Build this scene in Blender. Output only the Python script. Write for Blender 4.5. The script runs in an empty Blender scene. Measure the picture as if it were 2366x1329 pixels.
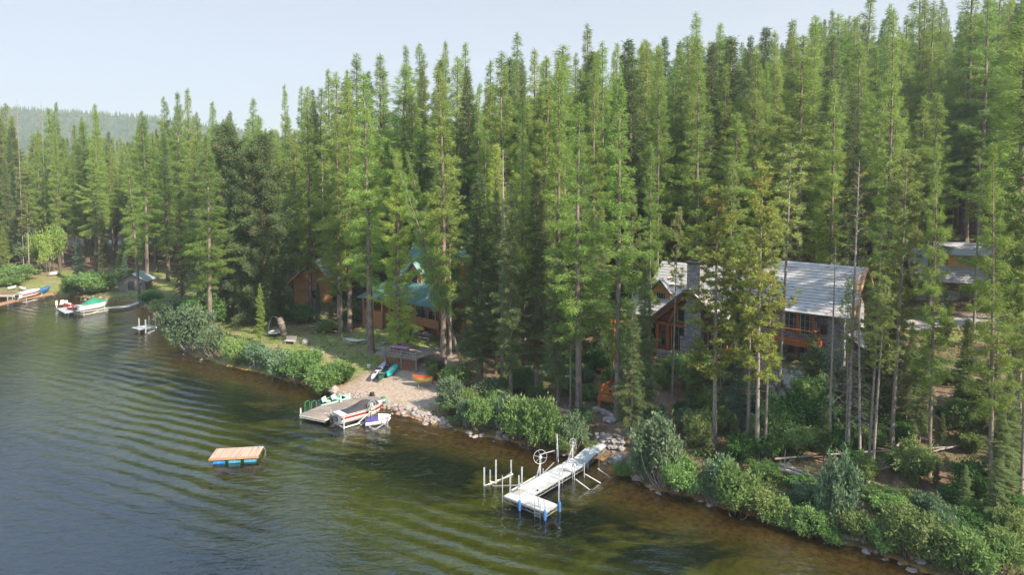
import bpy, math, random
import numpy as np
from mathutils import Vector, Matrix
random.seed(7); RS=np.random.RandomState(11)
D=bpy.data; SC=bpy.context.scene; COL=SC.collection
R=math.radians
# ---------------------------------------------------------------- camera model (used to survey the place from the photograph)
FPX=1575.; CX=1183.; PIT=R(3.0); YH=400.; CY=YH+FPX*math.tan(PIT); CH=22.3
CF=np.array([0,math.cos(PIT),-math.sin(PIT)]); CU=np.array([0,math.sin(PIT),math.cos(PIT)]); CXV=np.array([1.,0,0]); CC=np.array([0,0,CH])
def ray(px,py): return CF+CXV*((px-CX)/FPX)+CU*((CY-py)/FPX)
def W(px,py,z=0.):
    r=ray(px,py); return CC+r*((z-CH)/r[2])
def WY(px,py,Y):
    r=ray(px,py); return CC+r*(Y/r[1])
def proj(p):
    q=np.array(p)-CC; d=q@CF
    return CX+FPX*(q@CXV)/d, CY-FPX*(q@CU)/d
# ---------------------------------------------------------------- terrain
SHPX=[(0,690),(60,688),(130,683),(230,690),(300,697),(340,712),(365,735),(375,750),(385,780),(440,820),(520,845),(600,862),(680,885),(760,905),(800,925),(890,945),(950,965),(1030,990),(1120,1010),(1200,1025),(1290,1050),(1400,1065),(1440,1085),(1500,1130),(1600,1150),(1650,1170),(1750,1195),(1850,1225),(1960,1260),(2060,1290),(2140,1325)]
SHORE=np.array([(-2500,60),(-600,95),(-250,118),(-140,122)]+[tuple(W(*p)[:2]) for p in SHPX]+[(27,33),(34,28),(48,20),(75,2),(130,-25),(400,-90),(2500,-400)])
def sdist(x,y):
    x=np.asarray(x,float); y=np.asarray(y,float); best=np.full(x.shape,1e9)
    for a,b in zip(SHORE[:-1],SHORE[1:]):
        dx,dy=b-a; L=dx*dx+dy*dy
        t=np.clip(((x-a[0])*dx+(y-a[1])*dy)/L,0,1)
        best=np.minimum(best,(x-a[0]-t*dx)**2+(y-a[1]-t*dy)**2)
    ys=np.interp(x,SHORE[:,0],SHORE[:,1])
    return np.sqrt(best)*np.where(y>ys,1,-1)
def sst(a,b,x): t=np.clip((x-a)/(b-a),0,1); return t*t*(3-2*t)
def wob(x,y,s,k=0.):
    return (np.sin(x*s+1.3+k)*np.cos(y*s*1.13+.7*k)+.5*np.sin(x*s*2.3+y*s*1.7+2.1*k)+.3*np.cos(x*s*4.1-y*s*3.7+k))/1.8
def hgt(x,y,d=None):
    x=np.asarray(x,float); y=np.asarray(y,float)
    if d is None: d=sdist(x,y)
    u=x/np.maximum(np.abs(y),20.); rr=np.hypot(x,y)
    b=sst(-6,10,x)
    slope=.055*(1-b)+.165*b
    z=.45*(1-np.exp(-np.maximum(d,0)/1.2))+slope*np.minimum(np.maximum(d,0),23)
    s=np.interp(u,[-1.2,-.75,-.3,-.12,0,.27,.5,.75,1.3],[.02,.028,.07,.12,.155,.20,.225,.235,.22])
    hd=np.maximum(d-46,0.); hd=hd*hd/(hd+14)
    lim=np.interp(u,[-.75,-.3,0,.4],[200,230,270,330])
    hd=lim*np.tanh(hd/lim)
    z=z+s*hd
    z=z+wob(x,y,.11)*.28*sst(2,20,d)+wob(x,y,.5,2)*.09*sst(.5,5,d)+wob(x,y,.03,1)*2.2*sst(60,160,d)
    # levelled ground for the stone patio and the green roofed cabin
    for (cx,cy,r0,r1,h) in ((26.2,62.2,3.2,7,3.9),(33,73,8,14,4.3),(-12,88,6,11,2.0),(17,69,4,8,3.0)):
        w=1-sst(r0,r1,np.hypot(x-cx,y-cy)); z=z*(1-w)+h*w
    e=np.maximum(-d,0)
    zb=-(.10+.055*e+.075*np.maximum(e-14,0)); zb=np.maximum(zb,-7)+wob(x,y,.35,3)*.10*sst(1,6,e)
    return np.where(d>=0,np.maximum(z,.03),np.minimum(zb,-.02*np.minimum(e,1)))
def H1(x,y): return float(hgt(np.array([x]),np.array([y]))[0])
def G(px,py):
    r=ray(px,py); ts=np.linspace(25,420,3200); P=CC[None]+r[None]*ts[:,None]
    h=np.maximum(hgt(P[:,0],P[:,1]),0); k=np.argmax(P[:,2]<=h)
    if P[k,2]>h[k]: k=len(ts)-1
    return P[k,0],P[k,1],float(h[k])
# ---------------------------------------------------------------- mesh building
class MB:
    def __init__(s): s.v=[]; s.f=[]; s.m=[]
    def add(s,vs,fs,m=0):
        n=len(s.v); s.v+= [tuple(map(float,p)) for p in vs]; s.f+=[tuple(i+n for i in f) for f in fs]; s.m+=[m]*len(fs); return s
    def box(s,x0,x1,y0,y1,z0,z1,m=0):
        return s.add([(x0,y0,z0),(x1,y0,z0),(x1,y1,z0),(x0,y1,z0),(x0,y0,z1),(x1,y0,z1),(x1,y1,z1),(x0,y1,z1)],
          [(0,3,2,1),(4,5,6,7),(0,1,5,4),(1,2,6,5),(2,3,7,6),(3,0,4,7)],m)
    def beam(s,a,b,w,h,m=0,up=(0,0,1)):
        a=Vector(a); b=Vector(b); d=(b-a).normalized(); sd=d.cross(Vector(up))
        if sd.length<1e-3: sd=d.cross(Vector((0,1,0)))
        sd.normalize(); u=sd.cross(d)
        vs=[p+sd*(i*w/2)+u*(j*h/2) for p in (a,b) for i,j in ((-1,-1),(1,-1),(1,1),(-1,1))]
        return s.add(vs,[(0,3,2,1),(4,5,6,7),(0,1,5,4),(1,2,6,5),(2,3,7,6),(3,0,4,7)],m)
    def tube(s,pts,rs,n=6,m=0,cap=True):
        pts=[Vector(p) for p in pts]
        if not hasattr(rs,'__len__'): rs=[rs]*len(pts)
        base=len(s.v); ref=None
        for i,p in enumerate(pts):
            d=(pts[min(i+1,len(pts)-1)]-pts[max(i-1,0)]).normalized()
            if ref is None: ref=d.orthogonal().normalized()
            else: ref=(ref-d*ref.dot(d)).normalized()
            c=d.cross(ref)
            for k in range(n):
                a=2*math.pi*k/n; s.v.append(tuple(p+(ref*math.cos(a)+c*math.sin(a))*rs[i]))
        for i in range(len(pts)-1):
            for k in range(n):
                s.f.append((base+i*n+k,base+i*n+(k+1)%n,base+(i+1)*n+(k+1)%n,base+(i+1)*n+k)); s.m.append(m)
        if cap:
            s.f.append(tuple(base+k for k in reversed(range(n)))); s.m.append(m)
            s.f.append(tuple(base+(len(pts)-1)*n+k for k in range(n))); s.m.append(m)
        return s
    def ring(s,c,r,tr,axis,n=20,m=0):
        ax=Vector(axis).normalized(); a=ax.orthogonal().normalized(); b=ax.cross(a); c=Vector(c)
        base=len(s.v); k=5
        for i in range(n):
            t=2*math.pi*i/n; o=a*math.cos(t)+b*math.sin(t)
            for j in range(k):
                q=2*math.pi*j/k; s.v.append(tuple(c+o*(r+tr*math.cos(q))+ax*(tr*math.sin(q))))
        for i in range(n):
            for j in range(k):
                s.f.append((base+i*k+j,base+((i+1)%n)*k+j,base+((i+1)%n)*k+(j+1)%k,base+i*k+(j+1)%k)); s.m.append(m)
        return s
    def loft(s,secs,mats=None,closed=False,caps=False,m=0):
        base=len(s.v); n=len(secs[0])
        for sec in secs: s.v+=[tuple(map(float,p)) for p in sec]
        for i in range(len(secs)-1):
            for k in range(n if closed else n-1):
                s.f.append((base+i*n+k,base+(i+1)*n+k,base+(i+1)*n+(k+1)%n,base+i*n+(k+1)%n)); s.m.append(mats[k] if mats else m)
        if caps:
            s.f.append(tuple(base+k for k in range(n))); s.m.append(m if not mats else mats[0])
            s.f.append(tuple(base+(len(secs)-1)*n+k for k in reversed(range(n)))); s.m.append(m if not mats else mats[0])
        return s
    def blob(s,c,r,seed=0,m=0,nz=.22,sub=2):
        rg=random.Random(seed); n=len(s.v)
        bm_v,bm_f=ICO[sub]; ph=[rg.uniform(0,6) for _ in range(6)]
        for p in bm_v:
            k=1+nz*(math.sin(p[0]*3+ph[0])*math.cos(p[1]*2.7+ph[1])+.6*math.sin(p[2]*5+ph[2])*math.cos(p[0]*4.3+ph[3]))
            s.v.append((c[0]+p[0]*r[0]*k,c[1]+p[1]*r[1]*k,c[2]+p[2]*r[2]*k))
        s.f+=[tuple(i+n for i in f) for f in bm_f]; s.m+=[m]*len(bm_f); return s
def _ico():
    import bmesh
    out={}
    for sub in (1,2,3):
        b=bmesh.new(); bmesh.ops.create_icosphere(b,subdivisions=sub,radius=1.)
        out[sub]=([tuple(v.co) for v in b.verts],[tuple(v.index for v in f.verts) for f in b.faces]); b.free()
    return out
ICO=_ico()
def mesh_of(name,mb,mats,smooth=False,off=(0,0,0)):
    me=D.meshes.new(name)
    vs=mb.v if not any(off) else [(a-off[0],b-off[1],c-off[2]) for a,b,c in mb.v]
    me.from_pydata(vs,[],mb.f)
    for m in (mats if isinstance(mats,(list,tuple)) else [mats]): me.materials.append(m)
    me.polygons.foreach_set('material_index',mb.m)
    if smooth: me.polygons.foreach_set('use_smooth',[True]*len(me.polygons))
    me.update(); return me
def part(name,mb,mats,parent=None,smooth=False,world=False,label=None):
    off=tuple(parent.location) if (world and parent) else (0,0,0)
    if world and parent and parent.parent: off=tuple(Vector(parent.location)+Vector(parent.parent.location))
    o=D.objects.new(name,mesh_of(name,mb,mats,smooth,off)); COL.objects.link(o)
    if parent: o.parent=parent
    if label: o['label']=label
    return o
def parts(name,mb,mats,parent=None,smooth=False):
    """one part for every loose piece"""
    n=len(mb.v); pa=list(range(n))
    def fd(a):
        while pa[a]!=a: pa[a]=pa[pa[a]]; a=pa[a]
        return a
    for f in mb.f:
        for b in f[1:]: pa[fd(b)]=fd(f[0])
    g={}
    for f,m in zip(mb.f,mb.m): g.setdefault(fd(f[0]),[]).append((f,m))
    for fs in g.values():
        ids=sorted({i for f,_ in fs for i in f}); mp={i:k for k,i in enumerate(ids)}; q=MB(); q.add([mb.v[i] for i in ids],[tuple(mp[i] for i in f) for f,_ in fs]); q.m=[m for _,m in fs]; o=part(name,q,mats,parent,smooth)
    return o
def tag(o,label,cat,group=None):
    o['label']=label; o['category']=cat
    if group: o['group']=group
    return o
def thing(name,label,cat,loc=(0,0,0),rz=0,group=None):
    o=D.objects.new(name,None); COL.objects.link(o); o.location=loc; o.rotation_euler=(0,0,rz); o.empty_display_size=.2
    return tag(o,label,cat,group)
def single(name,mb,mats,label,cat,loc=(0,0,0),rz=0,group=None,smooth=False,world=False):
    o=D.objects.new(name,mesh_of(name,mb,mats,smooth,loc if world else (0,0,0))); COL.objects.link(o)
    o.location=loc; o.rotation_euler=(0,0,rz); return tag(o,label,cat,group)
def struct(name,me,kind='structure'):
    o=D.objects.new(name,me); COL.objects.link(o); o['kind']=kind; return o
def lp(t,px,py,z):
    """pixel of the survey at height z -> local point of thing t"""
    w=W(px,py,z); q=Vector((w[0]-t.location.x,w[1]-t.location.y,0)); q.rotate(Matrix.Rotation(-t.rotation_euler[2],3,'Z')); return Vector((q.x,q.y,z-t.location.z))
def copy_tree(o,parent=None):
    c=o.copy(); COL.objects.link(c)
    if parent: c.parent=parent
    for ch in KIDS.get(o.name,[]): copy_tree(ch,c)
    return c
KIDS={}
def index_kids(root):
    for ch in [o for o in COL.objects if o.parent==root]:
        KIDS.setdefault(root.name,[]).append(ch); index_kids(ch)
# ---------------------------------------------------------------- materials
def newmat(name):
    m=D.materials.new(name); m.use_nodes=True; nt=m.node_tree; nt.nodes.clear(); return m,nt,nt.nodes,nt.links
def nd(nt,t,**k):
    n=nt.nodes.new(t)
    for a,b in k.items():
        if a=='inp':
            for i,v in b.items(): n.inputs[i].default_value=v
        else: setattr(n,a,b)
    return n
def c4(c): return (c[0],c[1],c[2],1)
def M(name,c1,c2=None,scale=3.,rough=.7,metal=0.,bump=0.,stretch=(1,1,1),detail=4,contrast=(.35,.65),c3=None,scale2=None,spec=.4,bscale=None):
    m,nt,N,L=newmat(name)
    out=nd(nt,'ShaderNodeOutputMaterial'); p=nd(nt,'ShaderNodeBsdfPrincipled',inp={'Roughness':rough,'Metallic':metal,'Specular IOR Level':spec})
    L.new(p.outputs[0],out.inputs[0]); p.inputs['Base Color'].default_value=c4(c1)
    if c2 is None: c2=tuple(x*.82 for x in c1)
    tc=nd(nt,'ShaderNodeTexCoord'); mp=nd(nt,'ShaderNodeMapping'); mp.inputs['Scale'].default_value=stretch
    L.new(tc.outputs['Object'],mp.inputs[0])
    nz=nd(nt,'ShaderNodeTexNoise',inp={'Scale':scale,'Detail':detail,'Roughness':.6}); L.new(mp.outputs[0],nz.inputs['Vector'])
    cr=nd(nt,'ShaderNodeValToRGB'); L.new(nz.outputs['Fac'],cr.inputs[0])
    cr.color_ramp.elements[0].position=contrast[0]; cr.color_ramp.elements[0].color=c4(c1)
    cr.color_ramp.elements[1].position=contrast[1]; cr.color_ramp.elements[1].color=c4(c2)
    col=cr.outputs[0]
    if c3:
        n2=nd(nt,'ShaderNodeTexNoise',inp={'Scale':scale2 or scale*.3,'Detail':3.}); L.new(tc.outputs['Object'],n2.inputs['Vector'])
        r2=nd(nt,'ShaderNodeValToRGB'); r2.color_ramp.elements[0].position=.5; r2.color_ramp.elements[1].position=.66; L.new(n2.outputs['Fac'],r2.inputs[0])
        mx=nd(nt,'ShaderNodeMix',data_type='RGBA'); L.new(r2.outputs[0],mx.inputs[0]); L.new(col,mx.inputs[6]); mx.inputs[7].default_value=c4(c3); col=mx.outputs[2]
    L.new(col,p.inputs['Base Color'])
    if bump:
        bp=nd(nt,'ShaderNodeBump',inp={'Strength':1.,'Distance':bump}); 
        if bscale:
            n3=nd(nt,'ShaderNodeTexNoise',inp={'Scale':bscale,'Detail':3.}); L.new(mp.outputs[0],n3.inputs['Vector']); L.new(n3.outputs['Fac'],bp.inputs['Height'])
        else: L.new(nz.outputs['Fac'],bp.inputs['Height'])
        L.new(bp.outputs[0],p.inputs['Normal'])
    return m
def M_leaf(name,ca,cb,trans=.3,hue=.03,val=.25,dead=None,dscale=.35,dpos=(.58,.7)):
    """leaf or needle colour: varies from leaf to leaf, clump to clump and plant to plant"""
    m,nt,N,L=newmat(name)
    out=nd(nt,'ShaderNodeOutputMaterial'); oi=nd(nt,'ShaderNodeObjectInfo'); at=nd(nt,'ShaderNodeAttribute',attribute_name='tint')
    mx=nd(nt,'ShaderNodeMix',data_type='RGBA'); mx.inputs[6].default_value=c4(ca); mx.inputs[7].default_value=c4(cb); L.new(at.outputs['Fac'],mx.inputs[0])
    col=mx.outputs[2]
    if dead:
        tc=nd(nt,'ShaderNodeTexCoord'); nz=nd(nt,'ShaderNodeTexNoise',inp={'Scale':dscale,'Detail':2.}); L.new(tc.outputs['Object'],nz.inputs['Vector'])
        mr=nd(nt,'ShaderNodeMapRange',inp={1:dpos[0],2:dpos[1]}); L.new(nz.outputs['Fac'],mr.inputs[0])
        m2=nd(nt,'ShaderNodeMix',data_type='RGBA'); L.new(mr.outputs[0],m2.inputs[0]); L.new(col,m2.inputs[6]); m2.inputs[7].default_value=c4(dead); col=m2.outputs[2]
    hs=nd(nt,'ShaderNodeHueSaturation'); L.new(col,hs.inputs['Color'])
    a=nd(nt,'ShaderNodeMapRange',inp={1:0.,2:1.,3:.5-hue,4:.5+hue}); L.new(oi.outputs['Random'],a.inputs[0]); L.new(a.outputs[0],hs.inputs['Hue'])
    mu=nd(nt,'ShaderNodeMath',operation='MULTIPLY',inp={1:7.31}); fr=nd(nt,'ShaderNodeMath',operation='FRACT'); L.new(oi.outputs['Random'],mu.inputs[0]); L.new(mu.outputs[0],fr.inputs[0])
    b=nd(nt,'ShaderNodeMapRange',inp={1:0.,2:1.,3:1-val,4:1+val}); L.new(fr.outputs[0],b.inputs[0]); L.new(b.outputs[0],hs.inputs['Value'])
    df=nd(nt,'ShaderNodeBsdfDiffuse'); tr=nd(nt,'ShaderNodeBsdfTranslucent'); ms=nd(nt,'ShaderNodeMixShader',inp={0:trans})
    L.new(hs.outputs[0],df.inputs[0]); L.new(hs.outputs[0],tr.inputs[0]); L.new(df.outputs[0],ms.inputs[1]); L.new(tr.outputs[0],ms.inputs[2]); L.new(ms.outputs[0],out.inputs[0])
    return m
mBark=M('bark_grey',(.21,.165,.13),(.10,.075,.06),9,.9,bump=.03,stretch=(1,1,.25),c3=(.26,.2,.15),scale2=1.)
mBarkR=M('bark_reddish',(.26,.16,.10),(.10,.06,.042),9,.9,bump=.03,stretch=(1,1,.25),c3=(.3,.21,.15),scale2=1.)
mBarkP=M('bark_pale',(.30,.26,.22),(.16,.13,.11),9,.9,bump=.02,stretch=(1,1,.25))
mTwig=M('twig_wood',(.14,.105,.08),(.08,.06,.045),4,.9)
mDead=M('dead_wood',(.36,.32,.28),(.20,.17,.145),6,.85,bump=.01,stretch=(.3,1,1))
mLarch=M_leaf('larch_needles',(.175,.27,.062),(.33,.42,.11),.5,.018,.2)
mLarchY=M_leaf('young_larch_needles',(0.269,0.384,0.077),(0.435,0.525,0.128),0.50,.012,.14)
mFir=M_leaf('fir_needles',(0.096,0.154,0.067),(0.218,0.269,0.102),0.38,.015,.25)
mDoug=M_leaf('douglas_fir_needles',(.075,.125,.055),(.17,.22,.085),.3,.012,.1,dead=(.19,.16,.08),dscale=.22,dpos=(.64,.74))
mPine=M_leaf('pine_needles',(0.179,0.237,0.077),(0.346,0.397,0.122),0.40,.018,.18)
mPineY=M_leaf('yellowing_pine_needles',(.19,.245,.062),(.36,.37,.09),.38,.02,.12,dead=(.33,.26,.08),dscale=.3)
mRust=M_leaf('rusty_dead_needles',(0.166,0.109,0.064),(0.282,0.192,0.115),0.28,.02,.1)
mBlue=M_leaf('blue_spruce_needles',(0.109,0.186,0.115),(0.179,0.256,0.166),0.28,.012,.15)
mAspen=M_leaf('aspen_leaves',(0.218,0.346,0.077),(0.358,0.474,0.141),0.48,.02,.15)
mBushG=M_leaf('green_bush_leaves',(0.147,0.243,0.077),(0.269,0.384,0.128),0.48,.02,.22)
mBushY=M_leaf('yellow_green_bush_leaves',(.16,.22,.07),(.30,.34,.13),.45,.02,.18)
mBushW=M_leaf('grey_willow_leaves',(0.109,0.179,0.090),(0.218,0.294,0.166),0.38,.02,.18)
mBushD=M_leaf('dark_bush_leaves',(0.064,0.147,0.045),(0.141,0.243,0.064),0.43,.02,.2)
mWhiteP=M('white_paint',(.74,.74,.72),(.6,.6,.58),5,.45,c3=(.5,.48,.43),scale2=1.3)
mAlu=M('weathered_aluminium',(.50,.52,.53),(.36,.37,.38),6,.45,metal=.35)
mDeckW=M('white_dock_board',(.46,.48,.49),(.38,.40,.41),5,.6,c3=(.33,.32,.28),scale2=.9,bump=.004,bscale=40)
mSteel=M('galvanised_steel',(.42,.43,.43),(.28,.28,.28),9,.5,metal=.5)
mCream=M('cream_frame_paint',(.62,.6,.5),(.48,.45,.36),5,.5)
mBlueP=M('blue_plastic',(.04,.15,.36),(.03,.11,.28),5,.4)
mBarrel=M('blue_barrel_plastic',(.012,.2,.5),(.01,.15,.4),3,.35)
mBarrelT=M('teal_barrel_plastic',(.05,.26,.34),(.04,.2,.28),3,.4)
mBlack=M('black_plastic',(.02,.02,.022),(.03,.03,.033),5,.45)
mRubber=M('black_rubber',(.018,.018,.018),(.03,.03,.03),5,.8)
mCedar=M('raft_cedar',(.47,.36,.27),(.36,.245,.165),1.3,.7,stretch=(6.5,.3,.3),contrast=(.4,.6),detail=2)
mCedarE=M('raft_edge_wood',(.42,.22,.12),(.3,.15,.08),3,.75)
mGreyW=M('weathered_wood',(.27,.235,.20),(.155,.13,.11),3,.85,stretch=(.5,7,1),bump=.004,c3=(.33,.25,.19),scale2=.5)
mGreyW2=M('grey_timber',(.25,.22,.19),(.14,.12,.105),5,.85)
mOrangeW=M('stained_cedar',(.37,.125,.035),(.25,.075,.022),3,.55,stretch=(1,1,4),bump=.004)
mHoney=M('honey_logs',(.60,.33,.13),(.44,.22,.08),3,.6,stretch=(.4,3,3),bump=.01)
mBrownW=M('brown_siding',(.40,.18,.085),(.27,.115,.055),4,.7,stretch=(.3,1,6),bump=.01)
mWall=M('dark_red_timber_wall',(.19,.062,.028),(.12,.04,.02),4,.6,stretch=(.5,1,5),bump=.01)
mGlass=M('window_glass',(.03,.045,.06),(.02,.03,.04),1,.04,spec=1.)
mFrame=M('pale_window_frame',(.33,.31,.26),(.26,.24,.2),3,.6)
mTrim=M('dark_fascia',(.08,.07,.065),(.06,.055,.05),3,.6)
mTile=M('grey_roof_tile',(.43,.42,.41),(.34,.33,.325),2.5,.75,c3=(.38,.35,.32),scale2=.5,bump=.006,bscale=20)
mTileShade=M('tile_edge_shadow',(.22,.21,.205),(.15,.145,.14),3,.8)  # shadow lines between roof courses, painted as a darker colour on the tile edges
mTeal=M('green_metal_roof',(.13,.26,.245),(.10,.20,.19),1.5,.4,c3=(.25,.40,.38),scale2=.5)
mTin=M('grey_green_metal_roof',(.34,.43,.42),(.27,.35,.35),2,.45)
mRock=M('rock',(.33,.25,.21),(.19,.15,.13),2.5,.9,bump=.06,c3=(.40,.28,.21),scale2=.8)
mRockG=M('grey_rock',(.36,.32,.30),(.22,.195,.185),2.5,.9,bump=.06)
mWhiteG=M('white_gelcoat',(.6,.6,.58),(.52,.52,.5),2,.2,c3=(.62,.6,.55),scale2=.8)
mRed=M('red_gelcoat',(.27,.045,.04),(.2,.035,.03),2,.25)
mMaroon=M('maroon_rubrail',(.16,.02,.025),None,2,.4)
mCanvas=M('black_boat_canvas',(.035,.035,.04),(.06,.052,.05),1.4,.9,bump=.03,bscale=3)
mCanvasG=M('green_boat_canvas',(.02,.22,.13),(.015,.16,.10),1.4,.8,bump=.03,bscale=3)
mGreenB=M('green_boat_paint',(.03,.24,.14),(.02,.17,.10),2,.5)
mSeat=M('pale_green_seat',(.40,.55,.46),(.32,.45,.38),4,.6)
mDkGreen=M('dark_green_canoe',(.018,.11,.07),(.012,.07,.045),3,.4)
mTealB=M('teal_board',(.03,.48,.45),(.02,.38,.36),3,.35)
mLilac=M('pale_lilac_kayak',(.55,.53,.6),(.4,.36,.46),3,.4)
mPurple=M('violet_plastic',(.075,.06,.2),(.05,.035,.13),4,.35)
mYellow=M('yellow_plastic',(.55,.42,.08),(.42,.32,.06),3,.45)
mRedP=M('red_plastic',(.55,.07,.035),(.42,.05,.03),3,.45)
mPink=M('pink_vinyl',(.62,.22,.32),(.42,.2,.48),1.2,.5)
mHam=M('hammock_cloth',(.62,.58,.55),(.5,.47,.44),6,.9)
mConc=M('patio_stone',(.28,.27,.255),(.2,.195,.185),3,.85,bump=.01)
mGravel=M('gravel_road',(.42,.37,.32),(.33,.28,.24),3,.95,bump=.02)
def m_stone(name='ledge_stone'):
    m,nt,N,L=newmat(name); out=nd(nt,'ShaderNodeOutputMaterial'); p=nd(nt,'ShaderNodeBsdfPrincipled',inp={'Roughness':.9}); L.new(p.outputs[0],out.inputs[0])
    tc=nd(nt,'ShaderNodeTexCoord'); sx=nd(nt,'ShaderNodeSeparateXYZ'); L.new(tc.outputs['Object'],sx.inputs[0])
    ad=nd(nt,'ShaderNodeMath',operation='ADD'); L.new(sx.outputs[0],ad.inputs[0]); L.new(sx.outputs[1],ad.inputs[1])
    cb=nd(nt,'ShaderNodeCombineXYZ'); L.new(ad.outputs[0],cb.inputs[0]); L.new(sx.outputs[2],cb.inputs[1])
    br=nd(nt,'ShaderNodeTexBrick',inp={'Scale':1.,'Mortar Size':.02,'Brick Width':.62,'Row Height':.2,'Bias':0.,'Color1':c4((.36,.33,.29)),'Color2':c4((.18,.16,.145)),'Mortar':c4((.09,.08,.07))})
    br.offset_frequency=2; br.squash=.6; br.squash_frequency=3
    L.new(cb.outputs[0],br.inputs['Vector'])
    nz=nd(nt,'ShaderNodeTexNoise',inp={'Scale':2.2,'Detail':3.}); L.new(tc.outputs['Object'],nz.inputs['Vector'])
    mx=nd(nt,'ShaderNodeMix',data_type='RGBA',blend_type='MULTIPLY'); mx.inputs[0].default_value=.55; L.new(br.outputs[0],mx.inputs[6]); L.new(nz.outputs['Color'],mx.inputs[7])
    hs=nd(nt,'ShaderNodeHueSaturation',inp={'Saturation':.45,'Value':1.5}); L.new(mx.outputs[2],hs.inputs['Color']); L.new(hs.outputs[0],p.inputs['Base Color'])
    bp=nd(nt,'ShaderNodeBump',inp={'Distance':.03}); L.new(br.outputs[1],bp.inputs['Height']); bp.invert=True; L.new(bp.outputs[0],p.inputs['Normal']); return m
mStone=m_stone()
# ---------------------------------------------------------------- ground and lake bed, one sheet
def ground():
    def axis(fine0,fine1,st,lo,hi):
        a=list(np.arange(fine0,fine1,st)); s=st; x=fine1
        while x<hi: a.append(x); s*=1.09; x+=s
        a.append(hi); s=st; x=fine0-st; b=[]
        while x>lo: b.append(x); s*=1.09; x-=s
        b.append(lo); return np.array(sorted(b)+a)
    xs=axis(-95,62,.7,-3000,3000); ys=axis(24,128,.7,-600,3500)
    Xg,Yg=np.meshgrid(xs,ys); d=sdist(Xg,Yg); Z=hgt(Xg,Yg,d)
    nx,ny=len(xs),len(ys)
    v=np.stack([Xg,Yg,Z],-1).reshape(-1,3)
    i=np.arange((ny-1)*(nx-1)); r,c=i//(nx-1),i%(nx-1); a=r*nx+c
    f=np.stack([a,a+1,a+nx+1,a+nx],-1)
    me=D.meshes.new('ground'); me.vertices.add(len(v)); me.vertices.foreach_set('co',v.ravel())
    me.loops.add(f.size); me.loops.foreach_set('vertex_index',f.ravel()); me.polygons.add(len(f)); me.polygons.foreach_set('loop_start',np.arange(0,f.size,4))
    me.update(); me.polygons.foreach_set('use_smooth',np.ones(len(f),bool))
    x,y,dd=v[:,0],v[:,1],d.ravel()
    def att(n,val): q=me.attributes.new(n,'FLOAT','POINT'); q.data.foreach_set('value',val.astype(np.float32))
    att('shore',dd)
    jit=wob(x,y,.9,4)*.8
    def ell(cx,cy,rx,ry,rot=0,soft=.35):
        ca,sa=math.cos(rot),math.sin(rot); u=((x-cx)*ca+(y-cy)*sa)/rx; w=(-(x-cx)*sa+(y-cy)*ca)/ry
        q=np.hypot(u,w)+jit*.12; return 1-sst(1-soft,1+soft*.5,q)
    beach=np.maximum.reduce([ell(-11.8,69,5.4,6.8,-.45),ell(-9.8,75,3.8,5,-.3),ell(-15.5,67.5,3.4,3.4,0,.3),ell(-8.5,65,3.2,3.5,0)])*(dd>0)
    att('sand',beach)
    lawn=np.maximum.reduce([ell(-24,80,16,9,-.35),ell(-42,95,14,10,-.6),ell(-80,135,24,14,0),ell(-62,125,12,9,0),ell(50,75,9,3,.2),ell(-14,84,8,5,-.6)])*(1-beach)
    lawn=np.maximum(lawn,ell(48,150,22,16)*.9)
    att('lawn',lawn)
    road=np.maximum.reduce([ell(47,80,12,2.4,.1),ell(-110,196,50,5,0),ell(34,66,2.,2.,0)*0])
    att('road',road)
    path=np.maximum.reduce([ell(11.5,58,1.6,6.5,-.5),ell(8.8,54,2.0,2.2,0),ell(14,63,2.,3,-.5)])
    att('path',path)
    m,nt,N,L=newmat('ground_cover'); out=nd(nt,'ShaderNodeOutputMaterial'); p=nd(nt,'ShaderNodeBsdfPrincipled',inp={'Roughness':.95,'Specular IOR Level':.2}); L.new(p.outputs[0],out.inputs[0])
    tc=nd(nt,'ShaderNodeTexCoord')
    def noise(s,dt=4.,r=.6):
        n=nd(nt,'ShaderNodeTexNoise',inp={'Scale':s,'Detail':dt,'Roughness':r}); L.new(tc.outputs['Object'],n.inputs['Vector']); return n.outputs['Fac']
    def ramp(f,*st):
        c=nd(nt,'ShaderNodeValToRGB'); L.new(f,c.inputs[0]); e=c.color_ramp.elements
        while len(e)<len(st): e.new(.5)
        for q,(pp,cc) in zip(e,st): q.position=pp; q.color=c4(cc) if hasattr(cc,'__len__') else (cc,cc,cc,1)
        return c.outputs[0]
    def mix(f,a,b):
        x=nd(nt,'ShaderNodeMix',data_type='RGBA'); L.new(f,x.inputs[0]); L.new(a,x.inputs[6]); L.new(b,x.inputs[7]); return x.outputs[2]
    def A(n): return nd(nt,'ShaderNodeAttribute',attribute_name=n).outputs['Fac']
    floor=ramp(noise(1.1,6.),(.3,(.075,.05,.034)),(.48,(.15,.095,.06)),(.6,(.22,.14,.085)),(.72,(.09,.12,.035)))
    floor=mix(ramp(noise(.12,3.),(.5,0.),(.65,1.)),floor,ramp(noise(2.5),(.35,(.05,.08,.022)),(.65,(.13,.145,.045))))
    lawnc=ramp(noise(1.7,6.),(.3,(.10,.15,.035)),(.5,(.17,.2,.055)),(.7,(.30,.27,.11)))
    lawnc=mix(ramp(noise(.35,3.),(.5,0.),(.63,1.)),lawnc,ramp(noise(3.),(.3,(.30,.24,.13)),(.7,(.2,.17,.08))))
    sand=ramp(noise(3.,6.),(.3,(.26,.20,.155)),(.55,(.37,.29,.225)),(.75,(.44,.36,.29)))
    pathc=ramp(noise(4.,6.),(.3,(.12,.08,.06)),(.7,(.23,.16,.115)))
    gr=ramp(noise(3.,6.),(.3,(.34,.30,.26)),(.7,(.46,.41,.36)))
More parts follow.
